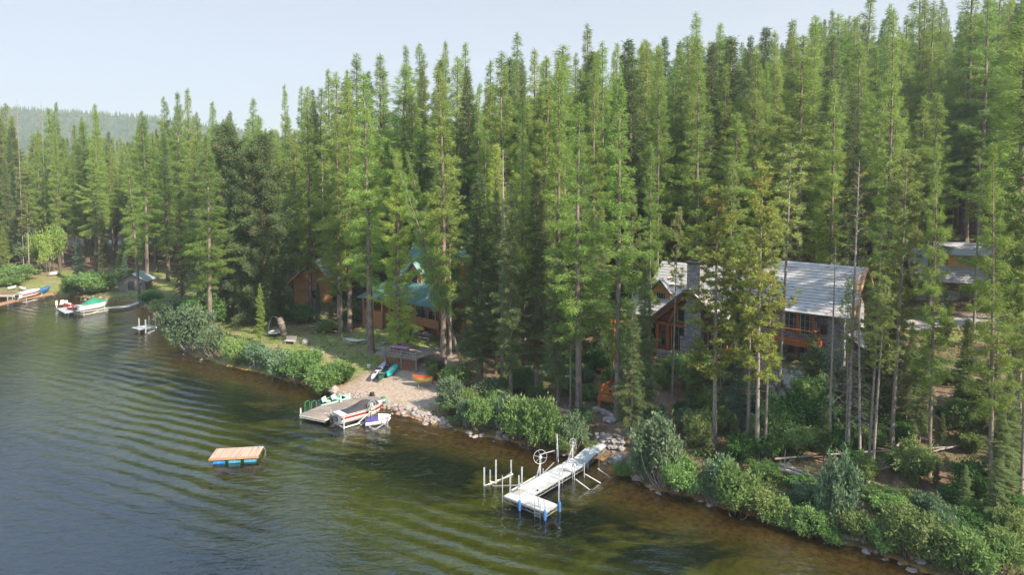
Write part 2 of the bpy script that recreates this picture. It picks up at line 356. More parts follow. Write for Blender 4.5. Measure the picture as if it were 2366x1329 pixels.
    land=mix(A('lawn'),floor,lawnc); land=mix(A('sand'),land,sand); land=mix(A('path'),land,pathc); land=mix(A('road'),land,gr)
    # lake bed: stones near the edge, golden weed-free bottom, dark weed beds
    sh=A('shore')
    near=ramp(noise(2.6,6.,.7),(.3,(.16,.075,.02)),(.5,(.50,.24,.07)),(.7,(.72,.40,.13)))
    mid=ramp(noise(1.2,6.,.7),(.3,(.27,.25,.015)),(.55,(.45,.39,.022)),(.75,(.60,.47,.045)))
    wd=nd(nt,'ShaderNodeMapping'); wd.inputs['Rotation'].default_value=(0,0,R(-38)); wd.inputs['Scale'].default_value=(.45,1.,1.); L.new(tc.outputs['Object'],wd.inputs[0])
    wn=nd(nt,'ShaderNodeTexNoise',inp={'Scale':.26,'Detail':5.,'Roughness':.62,'Distortion':.4}); L.new(wd.outputs[0],wn.inputs['Vector'])
    weed=ramp(wn.outputs['Fac'],(.49,1.),(.57,0.))
    wc=ramp(noise(2.,4.),(.3,(.02,.03,.012)),(.7,(.07,.08,.02)))
    t=nd(nt,'ShaderNodeMapRange',inp={1:-2.,2:-8.}); L.new(sh,t.inputs[0]); bed=mix(t.outputs[0],near,mid)
    # weed beds grow between 3 and 13 m out; the deep part gets its own painted dark colour
    w1=nd(nt,'ShaderNodeMapRange',inp={1:-2.6,2:-5.}); L.new(sh,w1.inputs[0]); w2=nd(nt,'ShaderNodeMapRange',inp={1:-8.,2:-12.,3:1.,4:.1}); L.new(sh,w2.inputs[0])
    mm=nd(nt,'ShaderNodeMath',operation='MULTIPLY'); L.new(w1.outputs[0],mm.inputs[0]); L.new(w2.outputs[0],mm.inputs[1])
    m3=nd(nt,'ShaderNodeMath',operation='MULTIPLY'); L.new(mm.outputs[0],m3.inputs[0]); L.new(weed,m3.inputs[1])
    bed=mix(m3.outputs[0],bed,wc)
    t2=nd(nt,'ShaderNodeMapRange',inp={1:-15.,2:-22.}); 
    sadd=nd(nt,'ShaderNodeMath',operation='MULTIPLY_ADD',inp={1:9.,2:-4.5}); L.new(wn.outputs['Fac'],sadd.inputs[0]); sa=nd(nt,'ShaderNodeMath',operation='ADD'); L.new(sh,sa.inputs[0]); L.new(sadd.outputs[0],sa.inputs[1]); L.new(sa.outputs[0],t2.inputs[0])
    deep=ramp(noise(1.,4.),(.3,(.008,.022,.018)),(.7,(.022,.045,.025)))  # deep bed coloured dark to stand for light absorbed by the water
    bed=mix(t2.outputs[0],bed,deep)
    t3=nd(nt,'ShaderNodeMapRange',inp={1:-.35,2:.35}); L.new(sh,t3.inputs[0])
    L.new(mix(t3.outputs[0],bed,land),p.inputs['Base Color'])
    bp=nd(nt,'ShaderNodeBump',inp={'Distance':.12}); L.new(noise(3.,6.),bp.inputs['Height']); L.new(bp.outputs[0],p.inputs['Normal'])
    me.materials.append(m); struct('ground',me)
ground()
# ---------------------------------------------------------------- lake
def lake():
    mb=MB(); mb.add([(-2600,-500,0),(900,-500,0),(900,500,0),(-2600,500,0)],[(0,1,2,3)])
    m,nt,N,L=newmat('lake_water'); out=nd(nt,'ShaderNodeOutputMaterial')
    tc=nd(nt,'ShaderNodeTexCoord')
    # long boat-wake ripples
    def mapping(rot,sc):
        q=nd(nt,'ShaderNodeMapping'); q.inputs['Rotation'].default_value=(0,0,rot); q.inputs['Scale'].default_value=sc; L.new(tc.outputs['Object'],q.inputs[0]); return q.outputs[0]
    wv=nd(nt,'ShaderNodeTexWave',wave_type='BANDS',bands_direction='Y',inp={'Scale':.21,'Distortion':7.5,'Detail':3.,'Detail Scale':.35,'Detail Roughness':.5}); L.new(mapping(R(25),(1,1,1)),wv.inputs['Vector'])
    mk=nd(nt,'ShaderNodeTexNoise',inp={'Scale':.045,'Detail':2.}); L.new(tc.outputs['Object'],mk.inputs['Vector'])
    mr=nd(nt,'ShaderNodeMapRange',inp={1:.42,2:.6,3:.06,4:1.}); L.new(mk.outputs['Fac'],mr.inputs[0])
    m1=nd(nt,'ShaderNodeMath',operation='MULTIPLY'); L.new(wv.outputs['Fac'],m1.inputs[0]); L.new(mr.outputs[0],m1.inputs[1])
    n1=nd(nt,'ShaderNodeTexNoise',inp={'Scale':1.5,'Detail':3.,'Roughness':.55,'Distortion':.6}); L.new(mapping(R(20),(.6,1.3,1)),n1.inputs['Vector'])
    n2=nd(nt,'ShaderNodeTexNoise',inp={'Scale':5.5,'Detail':2.}); L.new(mapping(R(-15),(.7,1.2,1)),n2.inputs['Vector'])
    a=nd(nt,'ShaderNodeMath',operation='MULTIPLY',inp={1:WAVE[0]}); L.new(m1.outputs[0],a.inputs[0])
    b=nd(nt,'ShaderNodeMath',operation='MULTIPLY_ADD',inp={1:WAVE[1]}); L.new(n1.outputs['Fac'],b.inputs[0]); L.new(a.outputs[0],b.inputs[2])
    c=nd(nt,'ShaderNodeMath',operation='MULTIPLY_ADD',inp={1:WAVE[2]}); L.new(n2.outputs['Fac'],c.inputs[0]); L.new(b.outputs[0],c.inputs[2])
    bp=nd(nt,'ShaderNodeBump',inp={'Distance':1.,'Strength':1.}); L.new(c.outputs[0],bp.inputs['Height'])
    fr=nd(nt,'ShaderNodeFresnel',inp={'IOR':WATER_IOR}); L.new(bp.outputs[0],fr.inputs['Normal'])
    gl=nd(nt,'ShaderNodeBsdfGlossy',inp={'Roughness':.0,'Color':(.92,.96,1,1)}); L.new(bp.outputs[0],gl.inputs['Normal'])
    tr=nd(nt,'ShaderNodeBsdfTransparent',inp={'Color':(.86,.87,.72,1)})
    ms=nd(nt,'ShaderNodeMixShader'); L.new(fr.outputs[0],ms.inputs[0]); L.new(tr.outputs[0],ms.inputs[1]); L.new(gl.outputs[0],ms.inputs[2]); L.new(ms.outputs[0],out.inputs[0])
    struct('lake_water',mesh_of('lake_water',mb,m))
WAVE=(.058,.058,.016); WATER_IOR=1.72
lake()
# ---------------------------------------------------------------- trees
def tube_np(pts,rad,n):
    """pts (k,3) rad (k,) -> verts, quads"""
    k=len(pts); a=np.arange(n)*2*np.pi/n
    d=np.gradient(pts,axis=0); d/=np.linalg.norm(d,axis=1,keepdims=True)+1e-9
    ref=np.where(np.abs(d[:,2:3])<.8,np.array([[0,0,1.]]),np.array([[1.,0,0]]))
    u=np.cross(d,ref); u/=np.linalg.norm(u,axis=1,keepdims=True)+1e-9; w=np.cross(d,u)
    v=pts[:,None]+(u[:,None]*np.cos(a)[None,:,None]+w[:,None]*np.sin(a)[None,:,None])*rad[:,None,None]
    i=np.arange(k-1)[:,None]*n; j=np.arange(n)[None]; q=np.stack([i+j,i+(j+1)%n,i+n+(j+1)%n,i+n+j],-1).reshape(-1,4)
    return v.reshape(-1,3),q
def build(name,tri,tint,quads,mats,qmat=1,smooth_q=True):
    """tri (n,3,3) leaves -> material 0; quads list of (v,q) -> material qmat"""
    nv=len(tri)*3; vs=[tri.reshape(-1,3)] if nv else []; loops=[np.arange(nv)] if nv else []; cnt=[np.full(len(tri),3)] if nv else []
    mi=[np.zeros(len(tri),int)] if nv else []; tn=[tint] if nv else []; sm=[np.zeros(len(tri),bool)] if nv else []
    for v,q in quads:
        vs.append(v); loops.append((q+nv).ravel()); cnt.append(np.full(len(q),4)); mi.append(np.full(len(q),qmat)); tn.append(np.zeros(len(q))); sm.append(np.ones(len(q),bool)); nv+=len(v)
    vs=np.concatenate(vs); loops=np.concatenate(loops).astype(np.int32); cnt=np.concatenate(cnt)
    me=D.meshes.new(name); me.vertices.add(len(vs)); me.vertices.foreach_set('co',vs.ravel()); me.loops.add(len(loops)); me.loops.foreach_set('vertex_index',loops)
    me.polygons.add(len(cnt)); me.polygons.foreach_set('loop_start',np.concatenate([[0],np.cumsum(cnt)[:-1]]).astype(np.int32)); 
    for m in mats: me.materials.append(m)
    me.update(); me.polygons.foreach_set('material_index',np.concatenate(mi).astype(np.int32)); me.polygons.foreach_set('use_smooth',np.concatenate(sm))
    at=me.attributes.new('tint','FLOAT','FACE'); at.data.foreach_set('value',np.concatenate(tn).astype(np.float32)); me.update()
    return me
def leaves(c,dr,ln,wd,rs):
    """triangles from base points c along directions dr"""
    n=len(c); dr=dr/(np.linalg.norm(dr,axis=1,keepdims=True)+1e-9); rv=rs.normal(size=(n,3)); s=np.cross(dr,rv); s/=np.linalg.norm(s,axis=1,keepdims=True)+1e-9
    ln=np.broadcast_to(ln,(n,))[:,None]; wd=np.broadcast_to(wd,(n,))[:,None]
    b=c+dr*ln*.35
    return np.stack([c-dr*ln*.1,b+s*wd*.5+dr*ln*.0,c+dr*ln],1) if False else np.stack([c-s*wd*.5,c+s*wd*.5,c+dr*ln],1)
def conifer(kind,seed,H=30.,**o):
    P=dict(cb=.35,Rm=3.,prof='cone',nb=120,dens=42,up=.1,droop=.25,tip=0.,leaf=(.42,.15),frond=.32,style='spray',rb=.3,dead=0,gap=.15,hang=.3,lean=0.); P.update(o)
    rs=np.random.RandomState(seed); r0=P['rb']
    # trunk
    k=16; t=np.linspace(0,1,k); bend=rs.normal(size=2)*.25
    tp=np.stack([bend[0]*np.sin(t*2.5+rs.rand())*t+P['lean']*H*t**1.5,bend[1]*np.sin(t*2+rs.rand()*3)*t,t*H-.7*(1-t)**8],1)
    tr=r0*(1-t)**.75*.95+.02; tr[0]*=1.55; tr[1]*=1.08
    trunk=[tube_np(tp,tr,8)]
    at=lambda h:np.array([np.interp(h,t*H,tp[:,0]),np.interp(h,t*H,tp[:,1]),h])
    tris=[];tint=[];wood=[]; off=rs.rand(3)*6.3; nb=P['nb']
    for i in range(nb):
        q=(i+rs.rand())/nb; h=(P['cb']+(1-P['cb'])*q**.92)*H*.995
        if P['prof']=='cone': f=(1-q)**.75*(.55+.45*min(1,q*5)) +.06
        elif P['prof']=='col': f=min(1,(1-q)*1.35)**.9*(.6+.4*min(1,q*4))*(.88+.12*(1-q))+.04
        elif P['prof']=='oval': f=math.sin(math.pi*min(1,(q*.86+.12)))**.7*.95+.06
        else: f=(1-q)**.55*(.7+.3*min(1,q*3))+.05
        a=i*2.399963+rs.rand()*1.1
        # clumps and bare gaps round the crown
        g=.5+.5*math.sin(a*2+h*.45*30/H+off[0])*math.sin(h*1.1*30/H+off[1])
        if g<P['gap'] and rs.rand()<.75: continue
        Rb=P['Rm']*f*(.5+.6*rs.rand())*(1+.24*math.sin(h*.9+a+off[2]))
        if rs.rand()<.05: Rb*=1.25
        el=P['up']+(q-.35)*.9*P.get('upg',.7)+rs.normal()*P.get('ej',.16)
        s=np.linspace(0,1,5); d=np.array([math.cos(a),math.sin(a)]); dz=Rb*(math.tan(el)*s-P['droop']*s**2*(1.2-q)+P['tip']*s**4)
        side=rs.normal()*.08
        base=at(h); pts=np.stack([base[0]+d[0]*Rb*s-d[1]*side*Rb*s**2,base[1]+d[1]*Rb*s+d[0]*side*Rb*s**2,base[2]+dz],1)
        wood.append(tube_np(pts,np.linspace(.014+.014*Rb,.008,5),3))
        n=int(P['dens']*max(.4,Rb)*(1.25-.4*q)); 
        if n<1: continue
        sq=(P.get('s0',.12)+(1-P.get('s0',.12))*rs.rand(n)**.75); pc=np.stack([np.interp(sq,s,pts[:,j]) for j in range(3)],1)
        perp=np.array([-d[1],d[0],0]); rad=np.array([d[0],d[1],0.])
        if P['style']=='spray':
            w=P['frond']*Rb*(1.05-sq)*.9+.12; off_=(rs.rand(n)*2-1)*w
            pc=pc+perp*off_[:,None]+rad*(np.abs(off_)*.45)[:,None]; pc[:,2]+=rs.normal(size=n)*P.get('vj',.1)-np.abs(off_)*.15-rs.rand(n)*P['hang']*.6; pc[:,:2]+=rs.normal(size=(n,2))*P.get('vj',.1)*.7
            dr=rad*(.55+.3*rs.rand(n))[:,None]+perp*(np.sign(off_)*(.3+.6*rs.rand(n)))[:,None]; dr+=rs.normal(size=(n,3))*P.get('dj',.3); dr[:,2]+=-P['hang']+el*.6
        elif P['style']=='tuft':
            nc=max(2,int(Rb*3.1)); cs=.3+.7*rs.rand(nc)**.6; cc=np.stack([np.interp(cs,s,pts[:,j]) for j in range(3)],1); oo=rs.normal(size=(nc,3))*np.array([.26,.26,.17])*max(.7,Rb*.55); cc=cc+oo
            idx=rs.randint(0,nc,n); sp=rs.normal(size=(n,3)); sp/=np.linalg.norm(sp,axis=1,keepdims=True); sp[:,2]=sp[:,2]*.75+.25
            pc=cc[idx]+sp*.1*rs.rand(n)[:,None]*2; dr=sp+rad*.35
        tris.append(leaves(pc,dr,P['leaf'][0]*(.65+.7*rs.rand(n)),P['leaf'][1]*(.7+.6*rs.rand(n)),rs))
        tint.append(np.clip(.5+.3*g-.15+rs.normal(size=n)*.2+.25*(rs.rand()-.5),0,1))
    # leader
    n=int(26*P.get('lead',1)); hh=H*(1-.045*rs.rand(n)); c=np.stack([at(x) for x in hh]); dr=rs.normal(size=(n,3))*.5; dr[:,2]+=.9
    tris.append(leaves(c,dr,P['leaf'][0]*1.1,P['leaf'][1],rs)); tint.append(rs.rand(n))
    # dead twigs on the bare trunk
    for i in range(P['dead']):
        h=(.18+rs.rand()*(P['cb']-.12))*H; a=rs.rand()*6.28; L_=.5+rs.rand()*1.5; b=at(h); d=np.array([math.cos(a),math.sin(a),0]); s=np.linspace(0,1,4)
        pts=b+d*(L_*s)[:,None]; pts[:,2]+=L_*(.1*s-rs.rand()*.7*s**2); pts[:,:2]+=rs.normal(size=(4,2))*.05*s[:,None]
        wood.append(tube_np(pts,np.linspace(.028,.01,4),3))
        if rs.rand()<.5:
            p2=pts[2]+np.outer(np.linspace(0,1,3),np.array([-d[1],d[0],-.4])*L_*.45); wood.append(tube_np(p2,np.linspace(.016,.007,3),3))
    tri=np.concatenate(tris); ti=np.concatenate(tint)
    return dict(tri=tri,tint=ti,wood=wood,trunk=trunk,H=H)
SPEC=dict(
 larch=dict(leaf_m=mLarch,bark=mBark,n=8,cb=.24,Rm=2.8,prof='col',nb=175,dens=84,up=.1,droop=.14,tip=.1,frond=.3,leaf=(.36,.058),hang=.3,gap=.33,rb=.28,dead=12,vj=.13,dj=.42,ej=.24),
 young_larch=dict(leaf_m=mLarchY,bark=mBark,n=3,cb=.10,Rm=2.8,prof='cone',nb=190,dens=105,up=.16,droop=.08,tip=.15,frond=.32,leaf=(.36,.058),hang=.25,gap=.2,rb=.25,dead=4,vj=.13,dj=.42,ej=.2),
 fir=dict(leaf_m=mFir,bark=mBark,n=4,cb=.14,Rm=2.6,prof='cone',nb=260,dens=95,up=-.08,droop=.2,tip=.12,frond=.3,leaf=(.28,.075),hang=.2,gap=.14,rb=.28,dead=8,vj=.14,dj=.35,ej=.16),
 douglas=dict(leaf_m=mDoug,bark=mBarkR,n=2,cb=.06,Rm=6.6,prof='dome',nb=320,dens=130,up=.06,droop=.15,tip=.12,frond=.3,leaf=(.28,.10),hang=.1,gap=.2,rb=.5,dead=6,s0=.3,vj=.3,dj=.6,ej=.3),
 pine=dict(leaf_m=mPine,bark=mBarkP,n=4,cb=.42,Rm=2.5,prof='dome',nb=110,dens=90,up=.3,droop=.12,tip=.25,style='tuft',leaf=(.32,.085),gap=.24,rb=.2,dead=34),
 high_pine=dict(leaf_m=mPine,bark=mBarkP,n=2,cb=.66,Rm=2.2,prof='dome',nb=60,dens=80,up=.3,droop=.12,tip=.25,style='tuft',leaf=(.32,.085),gap=.3,rb=.17,dead=46),
 yellow_pine=dict(leaf_m=mPineY,bark=mBarkP,n=2,cb=.30,Rm=3.2,prof='dome',nb=125,dens=120,up=.3,droop=.12,tip=.25,style='tuft',leaf=(.32,.085),gap=.22,rb=.2,dead=34),
 rusty=dict(leaf_m=mRust,bark=mBarkR,n=1,cb=.06,Rm=2.1,prof='cone',nb=150,dens=30,up=-.25,droop=.4,tip=.0,frond=.3,leaf=(.4,.13),hang=.5,gap=.12,rb=.26,dead=20),
 spruce=dict(leaf_m=mBlue,bark=mBark,n=2,cb=.05,Rm=4.6,prof='cone',nb=240,dens=44,up=-.02,droop=.12,tip=.14,frond=.32,leaf=(.5,.19),hang=.12,gap=.06,rb=.3,dead=0),
 snag=dict(leaf_m=mRust,bark=mDead,n=2,cb=.35,Rm=1.9,prof='dome',nb=60,dens=7,up=.25,droop=.3,tip=0.,frond=.3,leaf=(.3,.1),hang=.3,gap=.1,rb=.17,dead=60,lead=.2),
)
PROTO={}
def get_proto(kind):
    if kind in PROTO: return PROTO[kind]
    S=dict(SPEC[kind]); lm=S.pop('leaf_m'); bk=S.pop('bark'); n=S.pop('n'); out=[]
    for i in range(n):
        q=dict(S); rs=random.Random(hash_(kind)+i)
        q['Rm']*=rs.uniform(.85,1.12); q['cb']=min(.68,q['cb']*rs.uniform(.8,1.25))
        g=conifer(kind,hash_(kind)*10+i,**q)
        tm=D.materials
        out.append(dict(trunk=build(kind+'_trunk',np.zeros((0,3,3)),np.zeros(0),g['trunk'],[bk],0),
                        crown=build(kind+'_crown',g['tri'],g['tint'],g['wood'],[lm,mTwig if kind!='snag' else mDead]),
                        raw=(g,lm,bk)))
    PROTO[kind]=out; return out
def hash_(s): return sum((i+1)*ord(c) for i,c in enumerate(s))%997
NAMES=dict(larch='larch_tree',young_larch='larch_tree',fir='fir_tree',douglas='douglas_fir_tree',pine='pine_tree',yellow_pine='pine_tree',rusty='dying_fir_tree',spruce='fir_tree',snag='dead_tree',high_pine='pine_tree')
TREES=[]
def tree(kind,x,y,h,label,group=None,w=1.,rz=None,var=None,tilt=(0,0),z=None,merged=False,cat='tree'):
    ps=get_proto(kind); rg=random.Random(int(abs(x*131+y*977))%100003)
    v=ps[rg.randrange(len(ps)) if var is None else var%len(ps)]
    if z is None: z=H1(x,y)
    loc=(x,y,z); rz=rg.uniform(0,6.28) if rz is None else rz; s=h/30.
    ws=s*w
    if merged:
        if 'merged' not in v:
            g,lm,bk=v['raw']; v['merged']=build(kind+'_whole',g['tri'],g['tint'],g['wood']+g['trunk'],[lm,mTwig])
        o=D.objects.new(NAMES[kind],v['merged']); COL.objects.link(o)
    else:
        o=D.objects.new(NAMES[kind],None); COL.objects.link(o); o.empty_display_size=.5
        for nm in ('trunk','crown'):
            c=D.objects.new(nm,v[nm]); COL.objects.link(c); c.parent=o
    o.location=loc; o.rotation_euler=(tilt[0],tilt[1],rz) if not any(tilt) else (0,0,0)
    if any(tilt): o.rotation_mode='XYZ'; o.rotation_euler=(tilt[0],tilt[1],0)
    o.scale=(ws,ws,s); tag(o,label,cat,group); TREES.append((x,y,h)); return o
def tree_px(kind,bx,by,ty,label,w=1.,group=None,tx=None,Y=None,var=None,hmax=60,cat='tree'):
    if Y is None: x,y,z=G(bx,by)
    else: x,y=WY(bx,by or 700,Y)[:2]; z=H1(x,y)
    top=WY(bx,ty,y)[2]; h=min(hmax,max(1.,top-z)); tilt=(0,0)
    if tx is not None:
        a=WY(bx,ty,y); b=WY(tx,ty,y); dx=b[0]-a[0]; tilt=(0,math.atan2(dx,h)); h=math.hypot(h,dx)
    return tree(kind,x,y,h,label,group,w,var=var,tilt=tilt,z=z,cat=cat)
# deciduous bushes
def bush_mesh(name,seed,lm,wood,n=5200,leaf=.17,rx=1.,rz_=.8,lobes=9,open_=.3,stems=14,drift=0.):
    """a bush about 2 m across and 1.6 m high made of leafy shoots round several lobes"""
    rs=np.random.RandomState(seed); lob=[]
    for i in range(lobes):
        a=rs.rand()*6.28; r=rs.rand()**.6*.62; lob.append((r*math.cos(a)*rx,r*math.sin(a)*rx,.35+rs.rand()*.75*(1-.45*r)*rz_*1.3,.26+.2*rs.rand()))
    lob=np.array(lob); tri=[];tint=[];wood_=[]
    per=n//lobes
    for L_ in lob:
        ns=14; d=rs.normal(size=(ns,3)); d/=np.linalg.norm(d,axis=1,keepdims=True); d[:,2]=np.abs(d[:,2])*.9-.15
        for q in d:
            m=per//ns; t=rs.rand(m)**.6; c=L_[:3]+q*L_[3]*(1.25*t)[:,None]*(.6+.85*rs.rand()**1.5)+np.array([0,0,.12])*t[:,None]*rs.rand()*2+rs.normal(size=(m,3))*.085
            dr=q*.6+rs.normal(size=(m,3))*.6; dr[:,2]+=.1-drift
            tri.append(leaves(c,dr,leaf*(.6+.8*rs.rand(m)),leaf*.55*(.7+.6*rs.rand(m)),rs)); tint.append(np.clip(.45+rs.normal()*.22+rs.normal(size=m)*.2,0,1))
    for i in range(stems):
        L_=lob[rs.randint(lobes)]; e=L_[:3]+rs.normal(size=3)*L_[3]*.6; b=np.array([rs.normal()*.1,rs.normal()*.1,-.1]); t=np.linspace(0,1,5)[:,None]
        p=b*(1-t)+e*t+np.array([e[0],e[1],0])*(.25*np.sin(t*3.14)); wood_.append(tube_np(p,np.linspace(.02,.006,5),3))
    tri=np.concatenate(tri); tri[:,:,2]=np.maximum(tri[:,:,2],-.12)
    return build(name,tri,np.concatenate(tint),[],[lm]),build(name+'_stems',np.zeros((0,3,3)),np.zeros(0),wood_,[wood],0)
BUSH={}
for i,(nm,lm,wd,kw) in enumerate([('green',mBushG,mTwig,dict(n=10500,leaf=.12,lobes=13)),('yellow',mBushY,mTwig,dict(n=9500,leaf=.12,lobes=13)),('willow',mBushW,mDead,dict(n=8000,leaf=.13,stems=44,lobes=13)),('dark',mBushD,mTwig,dict(n=10500,leaf=.125,lobes=13)),('sapling',mAspen,mBarkP,dict(n=2600,leaf=.13,lobes=7,rx=.55,rz_=1.3,stems=6))]):
    BUSH[nm]=[bush_mesh(nm+'_bush_foliage',50+i*7+j,lm,wd,**kw) for j in range(3)]
BUSHC=[0]
def bush(kind,x,y,w,h,label,group=None,z=None,name=None,cat='bush'):
    BUSHC[0]+=1; rg=random.Random(BUSHC[0]*17+3); f,s=BUSH[kind][rg.randrange(3)]
    o=D.objects.new(name or {'willow':'willow_bush','sapling':'aspen_sapling'}.get(kind,'leafy_bush'),None); COL.objects.link(o)
    for nm,me in (('foliage',f),('stems',s)):
        c=D.objects.new(nm,me); COL.objects.link(c); c.parent=o
    o.location=(x,y,(H1(x,y) if z is None else z)-.12); o.rotation_euler=(0,0,rg.uniform(0,6.28)); o.scale=(w/2.,w/2.*rg.uniform(.85,1.15),h/1.45)
    tag(o,label,cat,group); return o
def bush_px(kind,px,py,wpx,hpx,label,group=None,name=None,cat='bush'):
    x,y,z=G(px,py); k=y/FPX; return bush(kind,x,y,wpx*k,hpx*k*.98,label,group,name=name,cat=cat)
